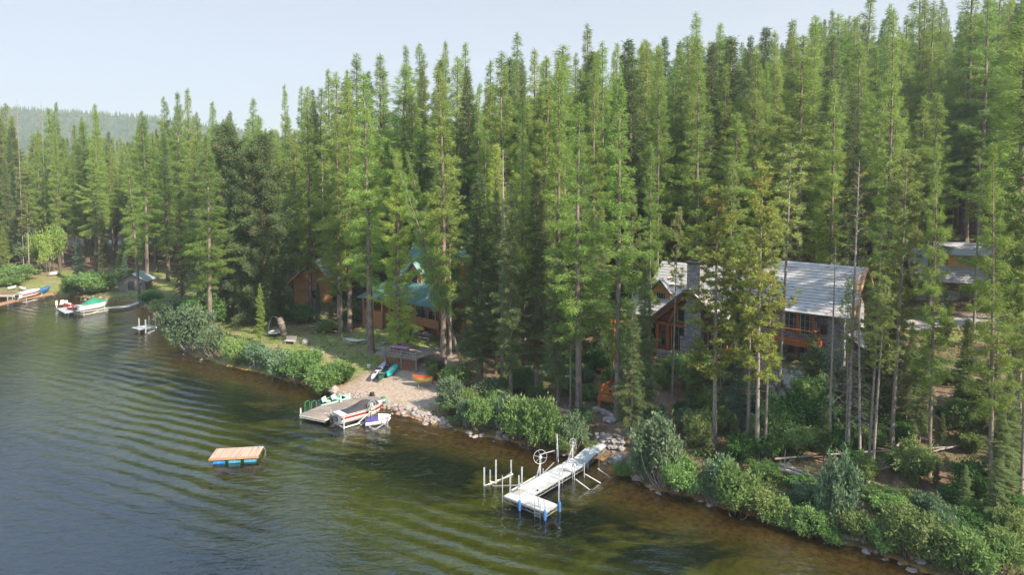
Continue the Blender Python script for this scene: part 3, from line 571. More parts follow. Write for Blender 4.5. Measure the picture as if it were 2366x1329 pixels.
# ---------------------------------------------------------------- trees one can point to: base x, base y, top y (survey pixels)
T=[
# left bay
('larch',322,692,330,'tall larch with a long bare trunk at the tip of the left bay shore',1.,dict(tx=300)),
('fir',240,640,490,'small dark blue-green fir beside the larch at the left bay',1.25,{}),
('spruce',182,655,545,'broad dark young spruce on the bank above the left bay',1.0,{}),
('spruce',290,664,580,'broad young fir right in front of the grey shed',.8,{}),
('fir',277,655,560,'young fir just left of the grey shed at the bay',1.2,{}),
('larch',262,600,330,'slim larch with a straight bare trunk rising behind the bay bank',.8,{}),
('larch',124,600,250,'tall larch in front of the white trailer on the left',.95,{}),
('larch',98,618,300,'slender larch left of the bay lawn with a pale trunk',.8,{}),
('pine',68,640,430,'small pine at the back of the left lawn',1.1,{}),
('larch',25,560,238,'large larch at the far left edge of the forest',1.25,{}),
('snag',283,600,470,'white-stemmed dead birch-like snag behind the bay',.8,{}),
('fir',40,530,455,'pale blue-green fir left of the white trailer',1.2,{}),
('larch',388,650,300,'larch rising behind the lawn left of the rusty dying fir',1.1,{}),
('larch',340,660,255,'full larch standing just right of the tall bay-point larch',1.15,{}),
('larch',445,690,205,'tall dark-topped larch behind the rusty dying fir',.85,{'Y':125}),
('rusty',420,688,445,'rusty brown dying fir draped with dead needles',1.5,{}),
('fir',470,650,320,'dark fir with a ragged crown left of the broad dark pair',1.3,{'Y':112}),
('douglas',535,735,285,'broad dark fir, left one of the massive dark pair behind the willows',.98,{'Y':98}),
('douglas',612,735,310,'broad dark fir, right one of the massive dark pair behind the willows',1.02,{'Y':96}),
('fir',561,752,600,'half-dead fir with a grey trunk on the edge of the lawn',1.1,{}),
('pine',518,725,540,'thin pine trunk in front of the wood-sided shed',.9,{}),
('young_larch',603,795,655,'narrow bright young larch standing in the shore bushes left of the lawn',1.05,{}),
('fir',622,758,560,'fir trunk between the young larch and the cut stump',1.1,{}),
('larch',718,722,200,'tall larch directly in front of the log cabin',1.,{}),
('larch',788,772,400,'larch with low drooping branches on the lawn, left of a pair of tall trunks',1.45,{}),
('larch',808,767,185,'tall larch, second trunk from the right on the lawn',1.05,{}),
('larch',851,787,300,'shaded larch close behind the tallest lawn larch',.9,{}),
('larch',858,815,165,'tallest larch on the lawn with its trunk bare to eye level',1.12,{'tx':846}),
('young_larch',922,836,350,'thin larch with low branches hanging in front of the green roof',1.15,{}),
('larch',1024,850,150,'tall larch at the right edge of the beach path by the lattice fence',1.05,{'tx':1018}),
('larch',1073,862,335,'leaning larch tilted left over the green roof, near one of the leaning pair',.75,{'tx':905}),
('larch',1050,790,350,'second leaning larch tilted left, forking up beside the first',.75,{'tx':938}),
('spruce',735,745,650,'bushy young fir in front of the log cabin wall',.9,{}),
('spruce',675,745,675,'low dark fir left of the log cabin front trees',1.1,{}),
('fir',763,760,700,'small pale young fir on the lawn in front of the log cabin',1.8,{}),
('fir',548,745,715,'small dark fir sapling beside the half-dead lawn fir',1.8,{}),
# centre
('pine',1040,800,365,'yellow-green pine behind the leaning larches',1.2,{'Y':78}),
('fir',1110,900,400,'full fir right of the leaning larches with a wide shaggy crown',1.5,{'Y':66}),
('snag',1160,900,345,'grey half-bare fir standing in the dark centre trees',1.5,{'Y':66}),
('fir',1180,928,420,'dark narrow fir at the edge of the beach clearing',1.0,{}),
('fir',1240,915,395,'dark brown-barked fir right of the grey half-bare fir',1.25,{}),
('larch',1210,860,300,'upright larch in the middle of the centre forest edge',.9,{'Y':78}),
('larch',1125,840,300,'bright green rounded larch above the shaggy fir',1.25,{'Y':84}),
('fir',1290,935,560,'short dark fir left of the largest centre larch',1.3,{}),
('larch',1338,957,235,'broad larch with a dark straight trunk, largest in the centre',1.35,{}),
('pine',1318,944,620,'thin pine trunk close to the broad centre larch',1.,{}),
('larch',1426,969,175,'tall larch standing against the small orange lookout deck',1.15,{}),
('fir',1385,890,500,'dark fir behind the orange lookout deck',1.2,{'Y':68}),
('fir',1487,990,620,'fir with a thick grey trunk right of the lookout deck',1.2,{}),
('fir',1460,1032,700,'shaggy fir with exposed roots above the dock ramp',1.35,{}),
('larch',1500,850,330,'larch overlapping the left end of the lodge roof',.8,{'Y':72}),
('fir',1265,870,480,'slim fir behind the centre forest edge',1.2,{'Y':72}),
# in front of the lodge
('high_pine',1553,917,480,'slim pine whose bare trunk crosses the lodge dormer',.85,{'tx':1562}),
('yellow_pine',1650,1027,435,'pine with a dense crown hiding the lodge chimney',1.35,{}),
('high_pine',1663,946,560,'thin pine behind the chimney pine',.9,{}),
('spruce',1700,990,625,'blue-grey fir growing from the bank below the lodge',.9,{}),
('pine',1728,1015,540,'slender full-crowned pine between the blue-grey fir and the brightest pine',1.25,{}),
('pine',1688,965,575,'bushy pine hiding the middle of the lodge roof',1.3,{}),
('fir',1050,800,560,'dark fir screening the right end of the green roof',1.3,{'Y':80}),
('yellow_pine',1749,1064,385,'yellowing pine with the brightest crown in front of the lodge',1.12,{}),
('high_pine',1768,1060,520,'thin pine beside the brightest yellowing pine',1.0,{}),
('high_pine',1797,958,335,'pine whose bare trunk stands left of the balcony',1.25,{'tx':1810}),
('snag',1916,1044,560,'thin half-bare pine right of the balcony',1.2,{}),
('snag',1958,1058,370,'pine with a dead upper trunk in front of the lodge gable',1.1,{'tx':1968}),
('yellow_pine',1945,900,360,'orange-yellow dying pine behind the lodge gable',1.5,{'Y':80}),
('high_pine',1953,1060,640,'thin grey pine touching the dead-topped pine',.8,{}),
('snag',1987,1070,600,'slim leaning dead pine in front of the stone gable',1.2,{'tx':1972}),
('high_pine',2008,1066,520,'pine in the group right of the stone gable',1.0,{'tx':2020}),
('pine',2016,1095,640,'thin curved pine nearest the fallen logs',1.1,{'tx':2035}),
('pine',2060,1030,350,'tall pine with a fine bare trunk between the lodge and the garage',1.1,{'tx':2078}),
('fir',2092,982,800,'short fir on a pale trunk in the shade right of the lodge',1.5,{}),
('fir',2122,1040,760,'leaning grey fir beside the rough-barked larch',1.1,{'tx':2140}),
('larch',2146,1100,330,'rough-barked larch on the bank in front of the garage',.6,{'tx':2140}),
('larch',2288,1178,330,'large straight larch nearest the water on the right bank',.72,{'tx':2262}),
('fir',2322,1165,985,'blue-green young fir right of the large bank larch',1.9,{}),
('fir',2325,1110,860,'young fir behind the large bank larch',1.8,{}),
('fir',2230,960,735,'full fir in the shade below the garage',1.7,{}),
('fir',2175,1030,955,'small flat-topped fir sapling on the brown slope',1.9,{}),
('fir',2113,1132,1045,'small sunlit fir sapling above the shore bushes',2.0,{}),
('fir',2162,1132,1068,'small blue fir sapling next to the sunlit sapling',1.9,{}),
('fir',2228,1190,1075,'pale green fir sapling on a thin stem near the shore',1.7,{}),
('fir',2105,870,745,'small dark spire fir in front of the gravel drive',1.3,{}),
('fir',2185,800,660,'dark spire fir in front of the garage roof',1.3,{}),
('larch',2345,1010,-60,'huge dark larch filling the right edge of the picture',1.2,{}),
('pine',2300,930,470,'shaggy pine left of the huge right-edge larch',.9,{}),
('high_pine',2245,900,345,'bare-trunked pine right of the garage dormer',1.2,{'Y':76}),
('fir',2040,930,760,'fir with brown lower needles below the garage drive',1.3,{}),
('fir',2000,1000,700,'shaded fir at the foot of the stone gable',.9,{'Y':57}),
# taller ones behind the lodge
('larch',1705,640,222,'round feathery larch rising directly behind the lodge roof',1.5,{'Y':84}),
('larch',1602,560,28,'tallest dark-topped larch standing above the treeline behind the lodge',.95,{'Y':112}),
('larch',1655,560,50,'second tall larch right of the one above the treeline',1.0,{'Y':112}),
('larch',2150,640,215,'bright conical larch rising left of the garage roof',1.35,{'Y':86}),
('pine',1600,640,240,'sparse greyish pine between the two big larches behind the lodge',1.5,{'Y':92}),
('pine',1810,640,330,'bushy sunlit pine behind the lodge ridge',1.6,{'Y':86}),
('pine',1880,640,480,'small pine with knotted branches behind the lodge ridge',1.2,{'Y':84}),
('larch',1355,640,55,'tall ragged larch above the centre of the treeline',.9,{'Y':118}),
('larch',1198,640,75,'tall larch with a spreading top at the middle of the treeline',1.2,{'Y':125}),
('larch',1033,640,92,'thin spire breaking the treeline left of the middle',.7,{'Y':128}),
('larch',940,640,104,'left one of two dark tops side by side on the treeline',.8,{'Y':125}),
('larch',972,640,98,'right one of two dark tops side by side on the treeline',1.0,{'Y':127}),
('larch',1080,640,98,'full dark top right of the thin treeline spire',.9,{'Y':125}),
('larch',830,640,125,'full dark larch where the treeline starts to climb',1.2,{'Y':118}),
('larch',765,640,160,'ragged larch left of where the treeline climbs',1.0,{'Y':120}),
('larch',882,640,122,'leafy larch between the climbing larch and the two dark tops',1.2,{'Y':120}),
('larch',665,640,195,'thin knobbly spire above the massive dark pair',.7,{'Y':130}),
('larch',703,640,197,'knobbly topped larch right of the thin spire',.8,{'Y':128}),
('larch',1910,620,20,'narrow spire at the top edge of the far treeline',.8,{'Y':130}),
('larch',1995,620,-20,'tall larch reaching the top edge of the picture',1.2,{'Y':118}),
('larch',2225,640,-60,'very tall dark larch right of the bright conical larch',1.4,{'Y':105}),
('larch',2110,640,-40,'dark spreading larch top near the upper right',1.3,{'Y':122}),
('larch',2290,640,-30,'tall larch near the upper right corner',1.2,{'Y':110}),
('snag',54,600,225,'bare grey dead spire at the far left treeline',.4,{'Y':150}),
('snag',108,600,225,'second bare dead spire on the left treeline',.4,{'Y':155}),
('larch',390,640,222,'larch top right of the hazy ridge',.9,{'Y':150}),
('larch',418,640,212,'dark larch top on the left treeline',.9,{'Y':148}),
('larch',590,640,225,'pale larch top behind the massive dark pair',1.1,{'Y':135}),
('larch',500,640,235,'ragged grey-green larch behind the massive dark pair',1.0,{'Y':140}),
('larch',232,640,238,'dark spire in front of the hazy ridge',.8,{'Y':150}),
('larch',146,640,236,'knobbly spire before the hazy ridge, third from the left',.7,{'Y':152}),
]
for k,bx,by,ty,lab,w,o in T:
    if bx in(1338,1426): w*=.85
    tree_px(k,bx,by,ty,lab,w=w,**o)
HAND=len(TREES)
# ---------------------------------------------------------------- the rest of the forest
CLEAR=[(26,66,9),(18,71,9),(31,75,5),(-12,88,7.5),(-10,76,7),(-18,80,9),(-26,80,8),(-34,86,7),(-30,104,7),(-22,106,6),(58,92,9),(66,92,8),(46,80,7),(-12,68,8),(-7,72,5),(-45,95,7),(-55,118,9),(-75,128,12),(-92,126,10),(-60,122,9),(12,60,5),(10,54,5),(-42,108,6),(-83,136,9)]
VIEW=[(1485,2030,0,74),(2070,2345,0,86),(640,780,0,108),(855,1060,0,86),(500,570,0,112),(1372,1424,0,66),(255,310,0,122),(40,100,0,212),(380,420,0,118)]
def ok_place(x,y,mind):
    for cx,cy,r in CLEAR:
        if (x-cx)**2+(y-cy)**2<r*r: return False
    px,_=proj((x,y,5))
    for a,b,y0,y1 in VIEW:
        if a<px<b and y0<y<y1: return False
    return True
cand=[]
rg=random.Random(5)
cell={}
def near(x,y,r):
    i,j=int(x//6),int(y//6)
    for a in range(i-1,i+2):
        for b in range(j-1,j+2):
            for (p,q) in cell.get((a,b),()):
                if (p-x)**2+(q-y)**2<r*r: return True
    return False
def put(x,y): cell.setdefault((int(x//6),int(y//6)),[]).append((x,y))
for x,y,h in TREES:
    if h>10: put(x,y)
N0=60000
xs=RS.uniform(-235,320,N0); ys=RS.uniform(38,400,N0); ds=sdist(xs,ys)
for x,y,d in zip(xs,ys,ds):
    if d<3.5: continue
    px=CX+FPX*x/y
    if px<-90 or px>2560: continue
    if d<10 and rg.random()<.55: continue
    sp=2.45+.007*y+(1.2 if x<-40 else 0)+ (2.0 if x>12 and d<28 else 0)
    if near(x,y,sp) or not ok_place(x,y,0): continue
    put(x,y); cand.append((x,y,d))
cand.sort(key=lambda c:c[1])
def region(px,y):
    if px<180: return 'far left behind the bay lawn'
    if px<430: return 'left bay forest near the grey shed'
    if px<700: return 'behind the massive dark fir pair'
    if px<870: return 'around the log cabin'
    if px<1100: return 'behind the green roofed cabin'
    if px<1480: return 'in the dark forest between cabin and lodge'
    if px<2050: return 'on the slope behind the stone lodge'
    return 'around the garage on the right'
FAR=[]; nind=0
ADJ={'larch':'feathery green larch','young_larch':'bright yellow-green young larch','fir':'dark pointed fir','pine':'tufted olive pine','yellow_pine':'yellowing tufted pine','snag':'bare grey dead tree','spruce':'broad low spruce'}
for x,y,d in cand:
    px=CX+FPX*x/y; q=rg.random()
    right=px>1500
    if y<75: kind='fir' if q<.45 else ('pine' if q<.75 and right else 'larch')
    else: kind='larch' if q<.68 else ('fir' if q<.84 else ('young_larch' if q<.9 else ('pine' if q<.98 else 'snag')))
    h=rg.uniform(22,31)*(1 if kind!='fir' else .8)*(.8 if kind in('pine','snag') else 1)*(.8 if kind=='young_larch' else 1)
    if rg.random()<.10 and y<160: h*=.5
    if y>170: h=rg.uniform(22,32)
    w=rg.choice([.75,.9,1.,1.1,1.25,1.5])*rg.uniform(.9,1.1)*(1.2 if h<16 else 1)
    lim={True:1e9}.get(y>170)
    # the treeline seen over the lake keeps its height
    sky=np.interp(px,[0,230,450,640,760,1000,1200,1400,1700,1900,2100,2366],[246,246,225,222,165,128,110,90,66,25,-5,-35])
    z=H1(x,y); mx=float(WY(px,sky+rg.uniform(0,30),y)[2])-z
    if mx<9: continue
    if 85<y<210 and kind in('larch','fir') and rg.random()<(.6 if px>1050 else .42) and mx<40: h=mx*rg.uniform(.8,1.)
    if kind!='snag': h=min(h,mx)
    if y<135 and px>700 and h>20: h=min(mx,h*1.12)
    if nind<285 and y<260:
        tree(kind,x,y,h,ADJ[kind]+' '+region(px,y),group=ADJ[kind]+' '+region(px,y)+', one of the forest trees',w=w,z=z,merged=y>125); nind+=1
    else: FAR.append((x,y,z,h,w,kind,rg.uniform(0,6.28)))
print('individual',len(TREES),'far',len(FAR))
def far_forest():
    kinds=['larch','fir','pine','young_larch']; src=[]
    for k in kinds:
        for vi,v in enumerate(get_proto(k)[:3]):
            o=next((o for o in COL.objects if o.data and 'merged' in v and o.data==v['merged']),None)
            if o: src.append((k,o))
    by={}
    for k,o in src: by.setdefault(k,[]).append(len([1 for s in src[:src.index((k,o))]]))
    pts=[];rot=[];sc=[];kd=[]
    for x,y,z,h,w,kind,r_ in FAR:
        k=kind if kind in by else 'larch'; ids=by[k]
        pts.append((x,y,z)); rot.append((0,0,r_)); s=h/30.; sc.append((s*w,s*w,s)); kd.append(ids[int(r_*1000)%len(ids)])
    me=D.meshes.new('forest'); me.from_pydata(pts,[],[])
    a=me.attributes.new('rot','FLOAT_VECTOR','POINT'); a.data.foreach_set('vector',np.array(rot,np.float32).ravel())
    a=me.attributes.new('scl','FLOAT_VECTOR','POINT'); a.data.foreach_set('vector',np.array(sc,np.float32).ravel())
    a=me.attributes.new('kind_id','INT','POINT'); a.data.foreach_set('value',np.array(kd,np.int32))
    ob=struct('distant_forest',me,'stuff'); ob['label']='distant conifer forest climbing the hillside in the haze'; ob['category']='forest'
    ng=D.node_groups.new('scatter_forest','GeometryNodeTree'); ng.interface.new_socket('Geometry',in_out='INPUT',socket_type='NodeSocketGeometry'); ng.interface.new_socket('Geometry',in_out='OUTPUT',socket_type='NodeSocketGeometry')
    N,L=ng.nodes,ng.links; gi=N.new('NodeGroupInput'); go=N.new('NodeGroupOutput'); jn=N.new('GeometryNodeJoinGeometry')
    def na(n,t): q=N.new('GeometryNodeInputNamedAttribute'); q.data_type=t; q.inputs[0].default_value=n; return q.outputs[0]
    r_=na('rot','FLOAT_VECTOR'); s_=na('scl','FLOAT_VECTOR'); k_=na('kind_id','INT')
    e2r=N.new('FunctionNodeEulerToRotation'); L.new(r_,e2r.inputs[0])
    for i,(k,o) in enumerate(src):
        oi=N.new('GeometryNodeObjectInfo'); oi.inputs['Object'].default_value=o; oi.transform_space='ORIGINAL'; oi.inputs['As Instance'].default_value=True
        cp=N.new('FunctionNodeCompare'); cp.data_type='INT'; cp.operation='EQUAL'; L.new(k_,cp.inputs[2]); cp.inputs[3].default_value=i
        ip=N.new('GeometryNodeInstanceOnPoints'); L.new(gi.outputs[0],ip.inputs['Points']); L.new(cp.outputs[0],ip.inputs['Selection']); L.new(oi.outputs['Geometry'],ip.inputs['Instance']); L.new(e2r.outputs[0],ip.inputs['Rotation']); L.new(s_,ip.inputs['Scale'])
        L.new(ip.outputs[0],jn.inputs[0])
    L.new(jn.outputs[0],go.inputs[0]); md=ob.modifiers.new('scatter','NODES'); md.node_group=ng
far_forest()
# ---------------------------------------------------------------- bushes (base x, base y, width, height in survey pixels)
B=[
('willow',395,762,70,75,'dark grey-green willow at the head of the left bay, near the empty lift'),
('willow',440,810,110,110,'large grey-green willow bush overhanging the left bay water'),
('dark',470,770,110,95,'dark bush behind the large grey-green bay willow'),
('willow',495,825,80,75,'grey willow with bare lower twigs at the water left of the lawn'),
('green',545,842,70,70,'fresh green rounded bush at the left end of the lawn shore'),
('willow',600,848,80,60,'grey-green willow in the lawn shore hedge, left of its middle'),
('willow',650,868,85,62,'grey-green willow in the middle of the lawn shore hedge'),
('green',700,885,90,75,'green bush in the right half of the lawn shore hedge'),
('green',755,905,95,80,'big green bush ending the lawn shore hedge by the beach'),
('dark',790,890,60,55,'darker bush tucked against the beach end of the hedge'),
('yellow',585,835,60,30,'low yellow-green bush behind the lawn shore hedge'),
('yellow',700,835,70,28,'low pale shrub on the lawn edge above the hedge'),
('dark',905,668,0,0,''),
('green',410,720,50,30,'low green bush at the neck of the bay point'),
('green',375,715,60,28,'low rounded bush on the grassy bay point'),
('green',350,690,60,20,'flat bush on the bay shore by the tall larch'),
('green',200,680,90,52,'leafy bush leaning over the stony bay beach'),
('dark',168,685,50,50,'dark bush at the left of the stony bay beach'),
('dark',235,678,60,45,'dark rounded bush beside the leaning beach bush'),
('willow',70,690,0,0,''),
('green',30,655,100,45,'pale yellow-green thicket at the far left of the bay'),
('willow',15,615,110,55,'pale thicket behind the far left thicket'),
('green',25,662,50,25,'low dark bush at the foot of the far left thicket'),
('sapling',110,640,50,90,'pale aspen sapling left of its twin on the bay lawn'),
('sapling',135,635,55,100,'pale aspen sapling right of its twin on the bay lawn'),
('sapling',75,632,60,80,'pale aspen sapling nearest the white trailer'),
('yellow',55,600,90,60,'yellow-green brush below the white trailer'),
('yellow',95,580,80,50,'yellow-green brush right below the trailer'),
('dark',300,660,60,40,'dark bush in front of the grey shed'),
('dark',340,700,40,25,'small bush by the foot of the bay-point larch'),
('green',940,700,0,0,''),
('green',925,775,40,22,'green garden bush under the cabin deck posts'),
('green',1030,770,55,45,'green bush at the right corner of the cabin deck'),
('dark',700,745,70,45,'dark brush at the back of the lawn beneath the log cabin'),
('yellow',760,765,70,28,'sunlit yellow-green brush at the back of the lawn'),
('green',815,745,60,40,'green brush left of the green roofed cabin'),
('green',640,730,60,40,'green brush behind the cut stump'),
('yellow',1002,880,38,38,'pale dry-leaved bush beside the red paddle craft'),
('dark',1005,862,50,30,'dark bush at the top right of the beach'),
('green',1055,905,80,70,'green bush at the right edge of the beach'),
('willow',1035,950,85,80,'bare-twigged grey willow leaning over the beach corner'),
('willow',1075,985,70,65,'grey willow with a tangle of bare stems at the water'),
('yellow',1055,985,40,25,'low yellow-green plant on the beach corner rocks'),
('green',1115,1000,75,85,'green bush on the shore left of the darkest bush'),
('willow',1150,995,60,70,'olive bush between two shore bushes left of the dock'),
('green',1195,1015,100,105,'broad deep green bush leaning over the water left of the dock'),
('green',1255,1035,110,125,'largest deep green bush left of the dock'),
('dark',1225,980,60,60,'dark bush behind the largest deep green bush'),
('willow',1330,1040,75,90,'thin grey-green willow left of the stone retaining wall'),
('yellow',1370,1048,50,30,'low yellow-green bush next to the dock ramp'),
('green',1305,1050,60,60,'green bush behind the boat lift wheel'),
('green',1440,1100,60,40,'round green bush at the right of the dock ramp'),
('willow',1530,1120,140,170,'large grey-green willow right of the dock ramp'),
('green',1570,1145,110,95,'bright green lower bush hanging over the water right of the dock'),
('willow',1490,1110,80,80,'grey willow with bare tangled stems at the waterline'),
('green',1480,990,0,0,''),
('green',1700,1185,130,130,'rounded sunlit green bush in the middle of the right bank'),
('willow',1650,1165,70,60,'grey leafless tangle left of the sunlit bank bush'),
('yellow',1760,1200,90,90,'yellow-green bush with pale twigs in the middle of the right bank'),
('green',1800,1215,90,80,'green bush below the fallen grey log'),
('green',1870,1235,110,85,'green bush on the right bank below the willow plume'),
('willow',1935,1215,110,165,'tall blue-grey willow plume on the right bank'),
('dark',1915,1250,80,60,'dark bush at the water below the willow plume'),
('yellow',1990,1255,100,85,'pale-leaved bush right of the willow plume'),
('yellow',2100,1290,150,130,'big pale yellow-green bush overhanging the water on the right bank'),
('green',2040,1280,90,90,'green bush left of the big pale bush'),
('willow',2150,1240,100,110,'grey-green bush behind the big pale bush'),
('dark',2190,1310,120,110,'dark green bush right of the big pale bush'),
('green',2260,1345,130,120,'green bush at the lower right of the bank'),
('green',2330,1330,120,110,'green bush in the bottom right corner'),
('yellow',2345,1260,90,90,'sunlit bush at the right edge near the water'),
('dark',2350,1200,70,60,'dark bush at the right edge above the sunlit bush'),
('green',2250,1215,60,45,'small bright bush under the pale fir sapling'),
('green',2060,1190,90,60,'bright green bush on the right bank by the fallen log'),
('green',2020,1160,60,45,'green undergrowth bush near the thin curved pine'),
('yellow',2095,1160,55,30,'small yellow bush by the sunlit fir sapling'),
('dark',2200,1170,70,60,'dark bush behind the pale fir sapling'),
# below the lodge
('green',1600,900,110,90,'deep green bush below the lodge steps'),
('dark',1660,930,100,90,'dark green bush below the lodge chimney'),
('green',1640,960,90,70,'green bush on the slope under the chimney bush'),
('yellow',1580,850,30,22,'small pale shrub beside the lodge stairs'),
('green',1730,880,60,60,'green bush in front of the left end of the patio'),
('green',1800,1010,120,100,'green bush on the bank beneath the patio rocks'),
('dark',1860,1010,130,110,'dense dark bush in the middle of the slope below the patio'),
('green',1890,960,120,100,'big green bush right of the patio rocks'),
('willow',1900,900,100,95,'pale grey-green bush at the right end of the patio'),
('green',1840,1050,110,80,'green bush low on the slope below the patio'),
('dark',1780,1060,90,70,'dark bush between the yellowing pine trunks'),
('yellow',1620,1035,60,40,'dry yellowish shrub left of the chimney pine'),
('green',1930,1010,60,80,'green bush left of the dead-topped pine trunk'),
('dark',2020,950,80,70,'dark bush at the foot of the stone gable'),
('green',2050,900,70,60,'bright bush in the shade right of the gable'),
('green',2140,880,80,60,'green bush beside the gravel drive'),
('green',1530,900,40,60,'green bush at the bottom of the lodge steps'),
('green',1415,900,60,60,'green bush behind the orange lookout deck'),
('willow',1590,990,80,50,'brownish shrub on the path slope below the lodge'),
('dark',1990,1080,70,45,'dark brush around the bases of the bank pines'),
('green',2080,1080,60,40,'green brush under the rough-barked larch'),
('dark',1850,1130,90,40,'dark brush above the fallen grey log'),
('green',1770,1110,80,45,'green brush between the pines and the fallen log'),
('green',1960,1130,60,40,'low green brush by the long thin fallen trunk'),
]
for k,bx,by,wp,hp,lab in B:
    if wp: bush_px(k,bx,by,wp,hp,lab)
rg=random.Random(21)
n=0
while n<150:
    x=rg.uniform(-8,42); y=rg.uniform(24,82); d=float(sdist(np.array([x]),np.array([y]))[0])
    if d<.8 or d>(26 if x>8 else 14): continue
    if any((x-a)**2+(y-b)**2<r*r for a,b,r in ((12.5,59,3),(9,54,2.5),(26,62,4.5),(20,68,4),(26,66,6),(18,70,5),(-8,69,6),(-5,73,5))): continue
    px,py=proj((x,y,1)); 
    if px>2420: continue
    if rg.random()<.35 and d>8 and x>30: continue
    k=rg.choice(['green','dark','dark','green','willow','yellow']); w=rg.uniform(1.2,3.0); 
    loc='on the bank right of the white dock' if px>1430 else 'under the centre trees left of the white dock'
    word={'green':'mid green','dark':'dark green','willow':'grey-green','yellow':'yellow-green'}[k]
    bush(k,x,y,w,w*rg.uniform(.5,.95),'small %s bush in the undergrowth %s'%(word,loc),'small %s bushes in the undergrowth %s'%(word,loc)); n+=1
n=0
while n<34:
    x=rg.uniform(12,44); y=rg.uniform(30,72); d=float(sdist(np.array([x]),np.array([y]))[0]); px,py=proj((x,y,1))
    if d<4 or d>24 or px>2400 or (n>=20 and 1480<px<2350) or any((x-a)**2+(y-b)**2<r*r for a,b,r in ((26,62,5),(20,68,5),(26,66,7),(18,70,6),(12.5,59,3))): continue
    if n<20: tree('fir',x,y,rg.uniform(2.5,6.5),'young fir sapling scattered on the bank right of the white dock','young firs scattered on the right bank',w=rg.uniform(1.7,2.2))
    else: tree('pine',x,y,rg.uniform(13,19),'thin half-grown pine among the bare trunks of the right bank','thin pines among the right bank trunks',w=.9)
    n+=1
# ground cover plants on the shaded slopes and along the shore: leaves nobody could count
def cover(name,n,test,leaf,mats,seed,label,hmax=.5):
    rs=np.random.RandomState(seed); x=rs.uniform(-95,60,n*6); y=rs.uniform(26,120,n*6); d=sdist(x,y)
    dens=test(x,y,d); k=rs.rand(len(x))<dens; x,y,d=x[k][:n],y[k][:n],d[k][:n]; z=hgt(x,y,d)
    m=3; c=np.stack([x,y,z],1); c=np.repeat(c,m,0)+rs.normal(size=(len(c)*m,3))*np.array([.14,.14,.0]); c[:,2]+=rs.rand(len(c))*hmax*np.repeat(.4+.6*(wob(x,y,.9,8)>-.1),m)
    dr=rs.normal(size=c.shape)*.8; dr[:,2]+=.5; s=leaf*(.6+.8*rs.rand(len(c)))*np.clip(c[:,1]/60.,.8,1.8)
    me=build(name,leaves(c,dr,s,s*.6,rs),rs.rand(len(c)),[],mats); o=struct(name,me,'stuff'); o['label']=label; o['category']='ground cover'; return o
def t_bank(x,y,d):
    n=wob(x,y,.33,5)+.5*wob(x,y,1.1,2)
    return np.where((x>10)&(d>.6)&(d<24),sst(-.35,.5,n+.25*(x<24)*(x>16)-.3*(d>16)-.35*(x>26)),0)*(1-.95*(np.hypot((x-12)/2.2,(y-58)/8)<1))
def t_shore(x,y,d): return np.where((d>-.2)&(d<2.5)&(np.hypot(x+13,y-67)>6),.6,0)*1.+np.where((x<8)&(x>-6)&(d>1)&(d<25),.25*sst(0,.6,wob(x,y,.4,1)),0)
def t_wood(x,y,d): return np.where((d>22)&(y<120),.22*sst(-.2,.6,wob(x,y,.21,3)),0)*(np.hypot(x+14,y-80)>16)
cover('undergrowth',42000,t_bank,.20,[mBushD],1,'thick green undergrowth covering the shaded bank below the lodge',.7)
cover('shore_plants',12000,t_shore,.17,[mBushG],2,'low green plants along the lake edge',.4)
cover('forest_floor_plants',22000,t_wood,.26,[mBushY],3,'low yellow-green plants on the forest floor',.5)
def t_lawn(x,y,d): return np.where((d>1)&(x<-8)&(x>-60)&(d<30)&(np.hypot(x+12,y-69)>7.5),.35+.4*(wob(x,y,.5,6)>.2),0)
cover('lawn_grass',16000,t_lawn,.16,[mBushY],4,'rough grass on the lawn in front of the cabins',.12)
# ================================================================ things people brought
def roof_slab(mb,p00,p10,p01,p11,nc,th=.035,m=0,me=1,base=.1):
    """stepped courses between eave p00-p10 and ridge p01-p11 (local points)"""
    a,b,c,d=[Vector(p) for p in (p00,p10,p01,p11)]; n=(b-a).cross(c-a).normalized(); n=n if n.z>0 else -n
    for i in range(nc):
        t0,t1=i/nc,(i+1)/nc; e0,e1=a.lerp(c,t0),b.lerp(d,t0); r0,r1=a.lerp(c,t1),b.lerp(d,t1)
        k0=n*(th+.012); k1=n*.012
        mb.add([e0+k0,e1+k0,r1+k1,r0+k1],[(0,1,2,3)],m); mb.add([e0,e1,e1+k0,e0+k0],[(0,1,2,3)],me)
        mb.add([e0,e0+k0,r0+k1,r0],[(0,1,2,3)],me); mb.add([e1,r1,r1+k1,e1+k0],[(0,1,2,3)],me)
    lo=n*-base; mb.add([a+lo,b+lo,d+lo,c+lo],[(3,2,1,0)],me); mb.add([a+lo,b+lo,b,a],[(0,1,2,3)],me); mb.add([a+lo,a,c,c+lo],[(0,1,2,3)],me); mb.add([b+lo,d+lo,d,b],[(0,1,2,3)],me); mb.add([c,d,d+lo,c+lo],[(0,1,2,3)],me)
    return mb
def gable(mb,x0,x1,y,z0,zr,m=0,th=.2,xr=None):
    xr=(x0+x1)/2 if xr is None else xr
    return mb.add([(x0,y,z0),(x1,y,z0),(xr,y,zr),(x0,y+th,z0),(x1,y+th,z0),(xr,y+th,zr)],[(0,1,2),(5,4,3),(0,3,4,1),(1,4,5,2),(2,5,3,0)],m)
def gable_x(mb,x,y0,y1,z0,zr,m=0,th=.2):
    yr=(y0+y1)/2
    return mb.add([(x,y0,z0),(x,y1,z0),(x,yr,zr),(x-th,y0,z0),(x-th,y1,z0),(x-th,yr,zr)],[(0,1,2),(5,4,3),(0,3,4,1),(1,4,5,2),(2,5,3,0)],m)
